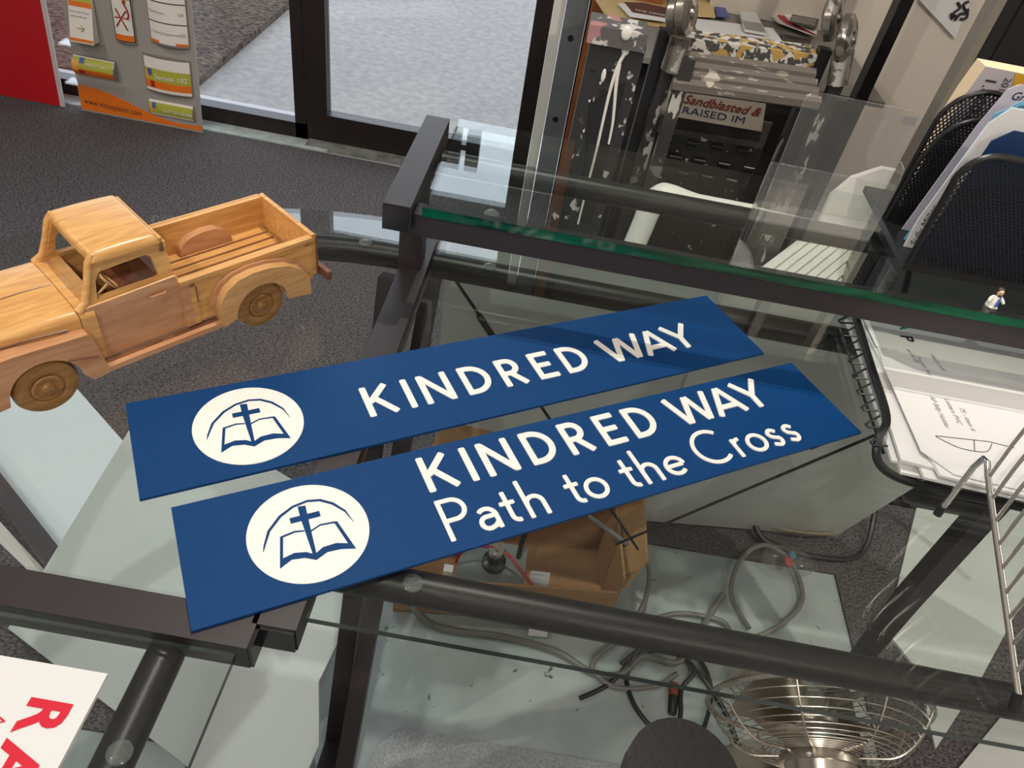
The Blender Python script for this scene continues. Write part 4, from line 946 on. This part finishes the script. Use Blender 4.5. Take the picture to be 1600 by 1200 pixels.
txt_z('gold_lettering', 'CREATIVE LIVING', .010, 1228, 62, .6825, -.02, mat('gold_print', (.35, .22, .08), .5), bc)

# ------------------------------------------------------------------ folding ladder splashed with paint
def paint_mat(name, base, p1, p2, thr=.56, sc=26, rough=.4, metal=0, stretch=(1, 1, .5)):
    m = bpy.data.materials.new(name); m.use_nodes = True; nt = m.node_tree; N = nt.nodes; L = nt.links; b = N['Principled BSDF']
    b.inputs['Roughness'].default_value = rough; b.inputs['Metallic'].default_value = metal
    tc = N.new('ShaderNodeTexCoord'); mp = N.new('ShaderNodeMapping'); mp.inputs['Scale'].default_value = stretch; L.new(tc.outputs['Object'], mp.inputs[0])
    n1 = N.new('ShaderNodeTexNoise'); n1.inputs['Scale'].default_value = sc; n1.inputs['Detail'].default_value = 4; L.new(mp.outputs[0], n1.inputs['Vector'])
    n2 = N.new('ShaderNodeTexNoise'); n2.inputs['Scale'].default_value = sc*.7; n2.inputs['Detail'].default_value = 2
    mp2 = N.new('ShaderNodeMapping'); mp2.inputs['Location'].default_value = (3.1, 7.7, 1.9); L.new(tc.outputs['Object'], mp2.inputs[0]); L.new(mp2.outputs[0], n2.inputs['Vector'])
    r1 = N.new('ShaderNodeValToRGB'); r1.color_ramp.elements[0].position = thr; r1.color_ramp.elements[1].position = thr+.02; L.new(n1.outputs[0], r1.inputs[0])
    r2 = N.new('ShaderNodeValToRGB'); r2.color_ramp.elements[0].position = thr+.06; r2.color_ramp.elements[1].position = thr+.08; L.new(n2.outputs[0], r2.inputs[0])
    m1 = N.new('ShaderNodeMix'); m1.data_type = 'RGBA'; m1.inputs[6].default_value = (*base, 1); m1.inputs[7].default_value = (*p1, 1); L.new(r1.outputs[0], m1.inputs[0])
    m2 = N.new('ShaderNodeMix'); m2.data_type = 'RGBA'; L.new(m1.outputs[2], m2.inputs[6]); m2.inputs[7].default_value = (*p2, 1); L.new(r2.outputs[0], m2.inputs[0])
    L.new(m2.outputs[2], b.inputs['Base Color'])
    bp = N.new('ShaderNodeBump'); bp.inputs['Strength'].default_value = .4; bp.inputs['Distance'].default_value = .002; L.new(n1.outputs[0], bp.inputs['Height']); L.new(bp.outputs[0], b.inputs['Normal'])
    return m
M_rung = paint_mat('dusty_aluminium', (.13, .115, .10), (.30, .27, .22), (.42, .39, .33), .60, 26, .5, .25, (1, 3, 3))
M_splash = paint_mat('splashed_cap', (.05, .05, .045), (.50, .48, .45), (.38, .24, .07), .50, 62, .5, 0, (1, 1, 1))
M_rail = paint_mat('splashed_dark_rail', (.055, .050, .052), (.62, .60, .56), (.25, .24, .23), .585, 30, .28, .5, (1, 1, .35))
M_disc = paint_mat('splashed_steel', (.27, .25, .22), (.72, .70, .66), (.12, .11, .10), .56, 34, .25, .8, (1, 1, 1))
YL = 1.22
lad = empty('folding_ladder', 'paint-spattered folding ladder with round steel hinges standing folded behind the desk', 'ladder', (.42, YL, 0))
def V2(px, py, y): return at_y(px, py, y)
# rails: left pair and right pair
def rail(p, q, r, m, name='side_rail'):
    d = (Vector(q)-Vector(p)); b = MB(); b.tube([p, q], r*1.25, 4, flat=1.0); b.bevel(.002); return b.build(name, m, lad)
tl = V2(1062, 60, YL); bl_ = Vector((tl.x-.025, YL-.03, .006))
for dx, y, top_, mm in ((0, YL, (1062, 45), M_rail), (-.045, YL+.035, (1040, 45), M_black), (.022, YL-.05, (1077, 90), M_rail)):
    t_ = V2(*top_, y); rail((t_.x-.008, y, .0075), t_, .013, mm)
for top_, y, mm in (((1290, 75), YL+.02, M_black), ((1318, 105), YL-.02, M_rail)):
    t_ = V2(*top_, y); rail((t_.x-.008, y, .0075), t_, .013, mm)
def hinge(px, py, y, r, name='hinge_disc'):
    c = V2(px, py, y); Mx = Matrix.Translation(c) @ Matrix.Rotation(math.radians(72), 4, 'Y') @ Matrix.Rotation(math.radians(25), 4, 'X')
    b = MB(); b.lathe([(0, .008), (r*.25, .008), (r*.35, .012), (r*.75, .012), (r, .006), (r, -.006), (r*.75, -.012), (0, -.012)], Mx, 28); o = b.build(name, M_disc, lad)
    b = MB(); b.lathe([(0, .017), (.006, .017), (.009, .013), (.009, -.016), (0, -.016)], Mx, 12); b.build('hinge_bolt', M_disc, o); return o
hinge(1060, 25, YL+.01, .042); hinge(1072, 20, YL-.04, .036); hinge(1300, 28, YL+.05, .040); hinge(1322, 62, YL-.02, .042)
b = MB(); b.tube([V2(1064, 60, YL-.045), V2(1048, 110, YL-.045)], .019, 12); b.build('hinge_sleeve', M_disc, lad)
b = MB(); b.tube([V2(1318, 80, YL-.03), V2(1308, 130, YL-.03)], .019, 12); b.build('hinge_sleeve', M_disc, lad)
rungs = [((1058, 88), (1272, 118), M_rung), ((1056, 103), (1274, 134), M_rung), ((1053, 117), (1276, 147), M_rung), ((1050, 131), (1280, 162), M_rung)]
for k, (p, q, m_) in enumerate(rungs):
    y = YL-.02-.012*k; a, c = V2(*p, y), V2(*q, y); MB().tube([a, c], .0125, 6).build('rung', m_, lad)
a, c = V2(1063, 66, YL+.03), V2(1268, 92, YL+.03)
b = MB(); F = frame(a, c-a, Vector((0, 1, 0))); b.bx(0, (c-a).length, -.03, .03, -.030, .016); b.bevel(.003); b.xf(F).build('painted_platform', M_splash, lad)
# step stool (folded) left of the ladder, with splashed top cap
ss = empty('step_stool', 'folded black step stool with a paint-splashed top cap and long white drips', 'step stool', (.19, 1.14, 0))
y = 1.13
def qd(pts, y, th, m, name, par):
    P = [V2(px, py, y) for px, py in pts]; b = MB(); b.prism([(p.x, p.z) for p in P], y, y+th, lambda x, z, h: (x, h, z)); return b.build(name, m, par)
M_stool = paint_mat('speckled_black_steel', (.030, .030, .031), (.50, .49, .46), (.10, .05, .06), .64, 55, .35, .2, (1, 1, .6))
a0 = V2(924, 58, y); a1 = V2(1010, 74, y)
b = MB(); b.hexa([(a0.x-.01, y, .012), (a1.x-.0, y, .012), (a1.x, y+.03, .012), (a0.x-.01, y+.03, .012), (a0.x, y, a0.z), (a1.x, y, a1.z), (a1.x, y+.03, a1.z), (a0.x, y+.03, a0.z)]); b.bevel(.003); b.build('side_panel', M_stool, ss)
for (x0_, z0_, w_, h_) in ((.190, .748, .018, .006), (.190, .735, .018, .006), (.158, .747, .010, .003)):
    b = MB(); b.bx(x0_, x0_+w_, y-.0012, y+.001, z0_, z0_+h_); b.build('slot', M_cap, ss)
b = MB(); b.lathe([(0, 0), (.005, 0), (.005, .002), (0, .002)], Matrix.Translation((.190, y-.0005, .715)) @ Matrix.Rotation(PI/2, 4, 'X'), 16); b.build('slot', M_cap, ss)
b = MB(); b.prism([(.17, .69), (.225, .74), (.225, .45), (.20, .45)], y-.003, y-.0012, lambda x, z, h: (x, h, z)); b.build('brace_plate', M_cap, ss)
P0, P1 = V2(922, 38, y-.01), V2(1013, 55, y-.01)
b = MB(); F = frame(P0, P1-P0, Vector((0, 1, 0))); b.bx(0, (P1-P0).length, 0, .075, -.030, .0); b.bevel(.002); b.xf(F).build('top_cap', paint_mat('pink_white_splash', (.09, .085, .085), (.50, .48, .46), (.34, .17, .17), .52, 24, .5, 0, (1, 1, 1)), ss)
M_drip = mat('white_paint_run', (.70, .68, .63), .45)
def drip(pts, rr_): 
    Q = [V2(px, py, y-.003) for px, py in pts]; Q = smooth_pts(Q, 4); n = len(Q); MB().tube(Q, [rr_*(1-.45*i/n) for i in range(n)], 8).build('paint_run', M_drip, ss)
drip([(979, 62), (977, 80), (967, 100), (958, 125), (950, 155), (942, 190), (932, 235), (918, 290), (903, 350)], .0036)
drip([(968, 100), (963, 130), (960, 165), (957, 195), (951, 225)], .0036)
MB().ell(V2(979, 52, y-.012), (.009, .003, .012), 10).build('paint_run', M_drip, ss)
MB().ell(V2(978, 78, y-.003), (.007, .002, .010), 10).build('paint_run', M_drip, ss)
MB().ell(V2(943, 118, y-.002), (.004, .002, .012), 10).build('paint_run', M_drip, ss)
for px_, py_ in ((921, 158), (944, 165), (950, 172), (938, 130), (912, 205), (935, 220), (925, 265), (915, 300), (922, 330)): MB().ell(V2(px_, py_, y-.001), (.0018, .0015, .0028), 8).build('paint_run', M_drip, ss)
# board with hand-lettered words behind the ladder
YB = 1.36
sb = empty('hand_lettered_sign', 'cream panel reading Sandblasted and RAISED, tucked behind the folded ladder', 'sign', (.44, YB, 0))
Q = [V2(1030, 178, YB), V2(1190, 206, YB), V2(1204, 120, YB), V2(1048, 100, YB)]
b = MB(); b.hexa([(Q[0].x, YB, Q[0].z), (Q[1].x, YB, Q[1].z), (Q[1].x, YB+.012, Q[1].z), (Q[0].x, YB+.012, Q[0].z), (Q[3].x, YB, Q[3].z), (Q[2].x, YB, Q[2].z), (Q[2].x, YB+.012, Q[2].z), (Q[3].x, YB+.012, Q[3].z)]); b.build('panel', mat('cream_panel', (.52, .46, .38), .6), sb)
def txt_y(name, body, size, px, py, y, m, par, bold=0, shear=0, px2=None, align='LEFT', sx=1):
    o = V2(px, py, y); X = Vector((1, 0, 0))
    if px2: X = (V2(*px2, y)-o).normalized()
    Z = Vector((-X.z, 0, X.x)); b = MB(); b.text(body, size, lambda x, y_: o+X*x*sx+Z*y_, bold=bold, shear=shear, align=align); return b.build(name, m, par)
txt_y('script_words', 'Sandblasted &', .026, 1066, 160, YB-.001, mat('dark_red_script', (.22, .03, .015), .5), sb, bold=.012, shear=.35, px2=(1196, 184), sx=1.12)
txt_y('capital_words', 'RAISED IM', .021, 1064, 176, YB-.001, mat('navy_letters', (.02, .025, .12), .5), sb, bold=0, px2=(1198, 200), sx=1.45)
b = MB(); b.bx(Q[0].x-.02, Q[1].x+.02, YB+.014, YB+.020, .007, Q[0].z+.02); tag(b.build('dark_panel', mat('grey_brown_panel', (.10, .09, .08), .5)), 'grey-brown panel standing behind the cream lettered panel', 'panel')
# slotted black tread
st_ = empty('slotted_rack', 'black slotted metal tread specked with white paint, standing below the lettered panel', 'metal tread', (.43, 1.27, 0))
Y2 = 1.27
M_speck = paint_mat('speckled_black_tread', (.018, .018, .018), (.45, .42, .36), (.10, .09, .08), .66, 60, .3, .3, (1, 1, 1))
Q = [V2(1002, 245, Y2), V2(1175, 285, Y2), V2(1190, 232, Y2), V2(1022, 205, Y2)]
b = MB(); b.hexa([(Q[3].x, Y2, .009), (Q[2].x, Y2, .009), (Q[2].x, Y2+.03, .009), (Q[3].x, Y2+.03, .009), (Q[3].x, Y2, Q[3].z), (Q[2].x, Y2, Q[2].z), (Q[2].x, Y2+.03, Q[2].z), (Q[3].x, Y2+.03, Q[3].z)]); b.build('tread_plate', M_speck, st_)
x0_, x1_ = Q[3].x, Q[2].x; zt_ = Q[3].z
for row in range(3):
    for k in range(4):
        cx_ = x0_+.03+k*.052+(.026 if row % 2 else 0); cz = zt_-.010-.034*row+.002*k
        if cx_ > x1_-.01: continue
        MB().tube([(cx_-.012, Y2-.004, cz), (cx_+.012, Y2-.004, cz)], .0055, 10).build('tread_lip', M_cap, st_)
# black post and pale panel
tag(MB().bx(.752, .778, 1.46, 1.50, .0065, 1.6).build('black_post', M_black), 'tall matte black post right of the folded ladder', 'post')
b = MB(); b.bx(.80, 1.75, 1.96, 2.0, .0065, 1.7); pnl = tag(b.build('partition_panel', mat('pale_partition', (.66, .60, .53), .7)), 'tall pale partition panel behind the acrylic holder', 'partition')
b = MB(); b.bx(.800, .826, 1.935, 1.958, .0065, 1.7); tag(b.build('partition_trim', mat('taupe_trim', (.36, .32, .28), .6)), 'narrow taupe upright in front of the partition panel edge', 'upright')
# paper with a line drawing pinned on the panel
dp = empty('pinned_drawing', 'white sheet with a black line drawing pinned on the pale partition', 'drawing', (1.05, 1.955, .75))
Q = [V2(1436, 0, 1.955), V2(1492, 60, 1.955), V2(1540, -60, 1.955), V2(1470, -90, 1.955)]
b = MB(); b.hexa([(p.x, 1.950, p.z) for p in Q]+[(p.x, 1.953, p.z) for p in Q]); b.build('sheet', M_paper, dp)
b = MB()
for L_ in (((1492, 32), (1500, 22), (1510, 20), (1505, 8), (1514, 2)), ((1490, 20), (1500, 12), (1496, 4)), ((1500, 30), (1510, 28), (1512, 14)), ((1488, 30), (1486, 22), (1494, 26))):
    b.tube(smooth_pts([V2(x, y_, 1.948) for x, y_ in L_], 4), .0035, 6)
b.build('line_drawing', M_ink, dp)

# ------------------------------------------------------------------ black television on its edge
tv = empty('television', 'glossy black flat screen with a silver side strip standing behind the file sorter', 'television', (.85, .98, 0))
YT = .98
e0, e1 = V2(1403, 285, YT), V2(1590, -10, YT)
M_gloss = mat('gloss_black', (.006, .006, .007), .06, spec=.8, coat=.5)
b = MB(); b.bx(.712, 1.55, YT, YT+.03, .30, 1.30); b.bevel(.004); b.build('screen_body', M_black, tv)
b = MB(); b.bx(.734, 1.53, YT-.003, YT+.001, .33, 1.28); b.build('screen', M_gloss, tv)
b = MB(); b.bx(.698, .711, YT-.004, YT+.030, .295, 1.305); b.bevel(.003); b.build('side_strip', mat('satin_silver', (.42, .38, .32), .35, metal=.8), tv)
b = MB(); b.bx(.95, 1.25, YT-.06, YT+.10, .0062, .02); b.bx(1.06, 1.14, YT, YT+.02, .02, .30); b.build('stand', M_black, tv)

# ------------------------------------------------------------------ white plastic chair
pc = empty('plastic_chair', 'white moulded plastic chair with a slatted back standing behind the glass desk', 'chair', (.58, 1.05, 0))
YC = 1.0
fr_ = [V2(990, 385, 1.0), V2(1003, 355, 1.0), V2(1015, 327, 1.0), V2(1028, 308, 1.0), V2(1048, 303, 1.0), V2(1090, 310, 1.0), V2(1180, 327, 1.0)]
P = [Vector((fr_[0].x-.02, .95, .007))]+smooth_pts(fr_, 6)
n_p = len(P); b = MB(); b.tube(P, [.021-.013*min(1, max(0, (i-n_p*.60)/(n_p*.22))) for i in range(n_p)], 14); b.build('arm_frame', M_white, pc)
b = MB(); P = smooth_pts([V2(1180, 327, 1.0), V2(1260, 345, 1.02), V2(1330, 360, 1.04)], 6); b.tube(P, .007, 12, flat=.6); b.build('arm_frame', M_white, pc)
# seat with slats (gaps run front to back)
sl = [V2(1216, 408, .98), V2(1346, 442, .98)]
zs = .545
def bk(u, v, off=0): # back panel surface: u across, v up
    a = Vector((.545, .985, .500)).lerp(Vector((.700, .985, .487)), u); c = Vector((.628, 1.03, .585)).lerp(Vector((.770, 1.03, .575)), u); 
    return a.lerp(c, v)+Vector((0, off, 0))
for k in range(8):
    u0, u1 = k/8+.012, (k+1)/8-.022
    b = MB(); b.hexa([bk(u0, 0), bk(u1, 0), bk(u1, 0, .010), bk(u0, 0, .010), bk(u0, 1), bk(u1, 1), bk(u1, 1, .010), bk(u0, 1, .010)]); b.bevel(.002); b.build('back_slat', M_white, pc)
b = MB(); b.prism([(.625, .580), (.775, .570), (.79, .640), (.775, .675), (.74, .70), (.70, .70), (.655, .675), (.63, .64)], 1.03, 1.042, lambda x, z, h: (x, h+(z-.58)*.25, z)); b.bevel(.003); b.build('back_top', M_white, pc)
b = MB(); b.prism([(.52, .40), (.82, .40), (.85, .58), (.78, .57), (.700, .487), (.545, .500)], .985, .997, lambda x, z, h: (x, h, z)); b.bevel(.003); b.build('back_lower', M_white, pc)
b = MB(); b.bx(.58, .84, 1.02, 1.16, .365, .380); b.bevel(.008, 3).build('seat', M_white, pc)
for x_, y_ in ((.80, 1.04), (.80, 1.15), (.60, 1.15)):
    MB().tube([(x_, y_, .37), (x_+(.02 if x_ > .5 else -.02), y_, .008)], [.020, .014], 8).build('leg', M_white, pc)

# ------------------------------------------------------------------ big red board and sample sign board by the window
lean = .11
def lb(x, z, h=0): return (x, 2.042+z*lean-h, z+.0070)
rd = MB().prism([(-2.6, 0), (-1.508, 0), (-1.500, .9), (-2.6, .9)], 0, .006, lambda x, z, h: lb(x, z, h)).build('red_board', mat('red_board_face', (.48, .002, .010), .5))
tag(rd, 'tall plain red board leaning on the window, left of the sample sign board', 'board')
b = MB(); b.prism([(-1.512, 0), (-1.498, 0), (-1.490, .9), (-1.504, .9)], .0, .0065, lambda x, z, h: lb(x, z, h)); o_ = b.build('board_edge', mat('pale_edge', (.55, .50, .50), .6), rd)
vb = empty('sample_sign_board', 'grey display board of sample door signs with an orange wave, leaning on the window', 'display board', (-1.25, 2.07, 0))
VX0, VX1 = -1.440, -1.032
def vbx(u, v, h=.006): return Vector(lb(VX0+u*(VX1-VX0), v, h))   # u 0..1 across, v metres up
M_vg = mat('display_grey', (.33, .315, .30), .45); M_or = mat('vivid_orange', (.78, .17, .01), .45); M_gr = mat('olive_green', (.42, .43, .05), .45); M_wh = mat('sign_white', (.80, .76, .72), .45)
M_bl = mat('sample_blue', (.05, .10, .42), .45); M_dr = mat('sample_dark_red', (.36, .02, .02), .45); M_lo = mat('light_orange', (.80, .36, .06), .45); M_al = mat('anodised_rail', (.40, .38, .35), .3, metal=.7)
MB().prism([(0, 0), (1, 0), (1, .95), (0, .95)], 0, .006, lambda u, v, h: vbx(u, v, h)).build('backing', M_vg, vb)
wave = [(0.005, .006), (.995, .006), (.995, .022)]+[(u, .022+.066*(.5+.5*math.cos(PI*min(1, max(0, (u-.1)/.8))))*1.0-.012*math.sin(PI*u)) for u in [1-.05*i for i in range(1, 20)]]+[(.005, .086)]
MB().prism(wave, .0061, .0068, lambda u, v, h: vbx(u, v, h)).build('orange_wave', M_or, vb)
def vt(name, body, size, u, v, m, par, bold=0, h=.008, fnc=None, align='LEFT', sx=1):
    f = fnc or (lambda x, y: vbx(u+x*sx/(VX1-VX0), v+y, h)); b = MB(); b.text(body, size, f, bold=bold, align=align); return b.build(name, m, par)
vt('web_address', 'www.vistasystem.com', .0285, .035, .052, M_ink, vb, h=.0074, fnc=lambda x, y: vbx(.035+x*.76/(VX1-VX0), .026-x*.03+y*.95, .0074))
def curved(u0, u1, v0, v1, depth, name, bands, vertical=False, par=None):
    # curved-face sign: bows outward across its width (or height)
    root_ = MB().bx(0, 0, 0, 0, 0, 0)
    def pt(a, c, e=0):
        bow = depth*(1-(2*(c if vertical else a)-1)**2); return vbx(u0+(u1-u0)*a, v0+(v1-v0)*c, .010+bow+e)
    b = MB(); b.grid(12, 8, lambda a, c: pt(a, c))
    # solid body back to the board
    g = bmesh.ops.extrude_face_region(b.b, geom=list(b.b.faces))
    for e in g['geom']:
        if isinstance(e, bmesh.types.BMVert): pass
    vsb = [e for e in g['geom'] if isinstance(e, bmesh.types.BMVert)]
    for v in vsb:
        z = v.co.z; v.co.y = 2.042+(z-.0070)*lean-.006
    root_.b.free(); body_ = b.build(name, M_al, vb)
    for k, (a0, a1, c0, c1, m) in enumerate(bands):
        b = MB(); b.grid(10, 4, lambda a, c: pt(a0+(a1-a0)*a, c0+(c1-c0)*c, .0006+.0004*k)); b.build('sign_band', m, body_)
    return body_, pt
def words(par, pt, txt, size, a, c, m, W_, H_, bold=0, name='lettering', align='LEFT'):
    b = MB(); b.text(txt, size, lambda x, y: pt(a+x/W_, c+y/H_, .006*0+.0042), bold=bold, align=align); return b.build(name, m, par)
Wt = VX1-VX0
bd, pt = curved(.58, .955, .112, .224, .012, 'section_sign', [(.02, .98, .04, .96, M_wh), (.02, .98, .32, .66, M_gr), (.02, .98, .12, .32, M_or), (.02, .10, .32, .52, M_lo), (.09, .18, .46, .64, M_bl), (.13, .22, .14, .32, M_dr)])
words(bd, pt, 'Section 102', .0215, .24, .40, M_wh, .365*Wt, .114, bold=.01)
bd, pt = curved(.585, .950, .034, .086, .008, 'order_sign', [(.02, .98, .04, .96, M_wh), (.02, .98, .16, .84, M_gr), (.02, .09, .18, .60, M_lo), (.09, .17, .50, .84, M_bl)], vertical=True)
words(bd, pt, 'OUT OF ORDER', .0135, .33, .36, M_wh, .37*Wt, .052, bold=.012)
bd, pt = curved(.665, .965, .262, .46, .016, 'directory_sign', [(.02, .98, .03, .98, M_wh), (.02, .98, .33, .345, M_ink), (.02, .98, .62, .635, M_ink), (.02, .98, .91, .925, M_ink), (.02, .26, .03, .07, M_or), (.70, .98, .03, .07, M_or)])
for c_, t_, n_ in ((.18, 'Technical Department', '130'), (.47, 'Show Room', '120'), (.76, 'Graphics Control', '110')):
    words(bd, pt, t_, .0105, .08, c_, mat('grey_print', (.25, .23, .22), .5), .31*Wt, .20); words(bd, pt, n_, .0115, .80, c_, mat('grey_print', (.25, .23, .22), .5), .31*Wt, .20)
bd, pt = curved(.385, .550, .245, .405, .010, 'smoking_sign', [(.03, .97, .03, .97, M_ink), (.07, .93, .05, .95, M_wh), (.07, .93, .78, .95, M_gr), (.07, .93, .05, .16, M_or)])
words(bd, pt, 'No Smoking!', .0135, .09, .82, M_wh, .17*Wt, .17, bold=.01)
b = MB()
for L_ in (((.28, .62), (.72, .26)), ((.22, .30), (.74, .60)), ((.18, .46), (.82, .46)), ((.66, .76), (.80, .62), (.84, .52), (.78, .47))):
    b.tube([pt(a_, c_, .0035) for a_, c_ in L_], .0022, 6)
b.tube([pt(.66, .76, .0035), pt(.76, .76, .0035)], .0045, 6); b.build('pipe_and_cigarettes_cross', M_dr, bd)
# two bracket-held signs
bd, pt = curved(.02, .355, .118, .182, .022, 'desk_sign', [(.02, .98, .04, .96, M_wh), (.03, .97, .46, .93, M_gr), (.03, .97, .08, .46, M_or), (.03, .17, .36, .78, M_lo), (.19, .30, .72, .93, M_bl), (.17, .30, .20, .42, M_dr)], vertical=True)
words(bd, pt, 'PERFECT HILL', .0105, .36, .66, M_wh, .33*Wt, .066)
MB().prism([(-.03, .100), (.40, .100), (.40, .105), (-.03, .105)], .0062, .052, lambda u, v, h: vbx(u, v, h)).build('clear_ledge', ACR, vb)
b = MB(); b.hexa([vbx(.07, .232, .010), vbx(.25, .232, .010), vbx(.25, .232, .045), vbx(.07, .232, .045), vbx(.07, .367, .008), vbx(.25, .367, .008), vbx(.25, .367, .014), vbx(.07, .367, .014)]); ws_ = b.build('tilted_sign', M_wh, vb)
def tp_(a, c, e=.001): return vbx(.07+.18*a, .232+.135*c, .045-(.031)*c+e)
for k, (a0, a1, c0, c1, m) in enumerate(((0.02, .98, .80, .98, M_gr), (.02, .98, .72, .82, M_or), (.10, .24, .90, .98, M_bl), (.02, .98, .03, .09, M_or))):
    b = MB(); b.grid(1, 1, lambda a, c: tp_(a0+(a1-a0)*a, c0+(c1-c0)*c, .0006+.0003*k)); b.build('sign_band', m, ws_)
b = MB(); b.text('Please take Travel', .0085, lambda x, y: tp_(.05+x/.0758, .60+y/.135, .0016)); b.text('ticket with you.', .0085, lambda x, y: tp_(.08+x/.0758, .51+y/.135, .0016)); b.build('lettering', mat('grey_print', (.25, .23, .22), .5), ws_)
b = MB(); b.tube([tp_(.34, .30, .002), tp_(.62, .30, .002)], .0014, 6); b.tube([tp_(.52, .36, .002), tp_(.64, .30, .002), tp_(.52, .24, .002)], .0014, 6); b.build('arrow', M_gr, ws_)
MB().prism([(-.02, .219), (.28, .219), (.28, .224), (-.02, .224)], .0062, .056, lambda u, v, h: vbx(u, v, h)).build('clear_ledge', ACR, vb)
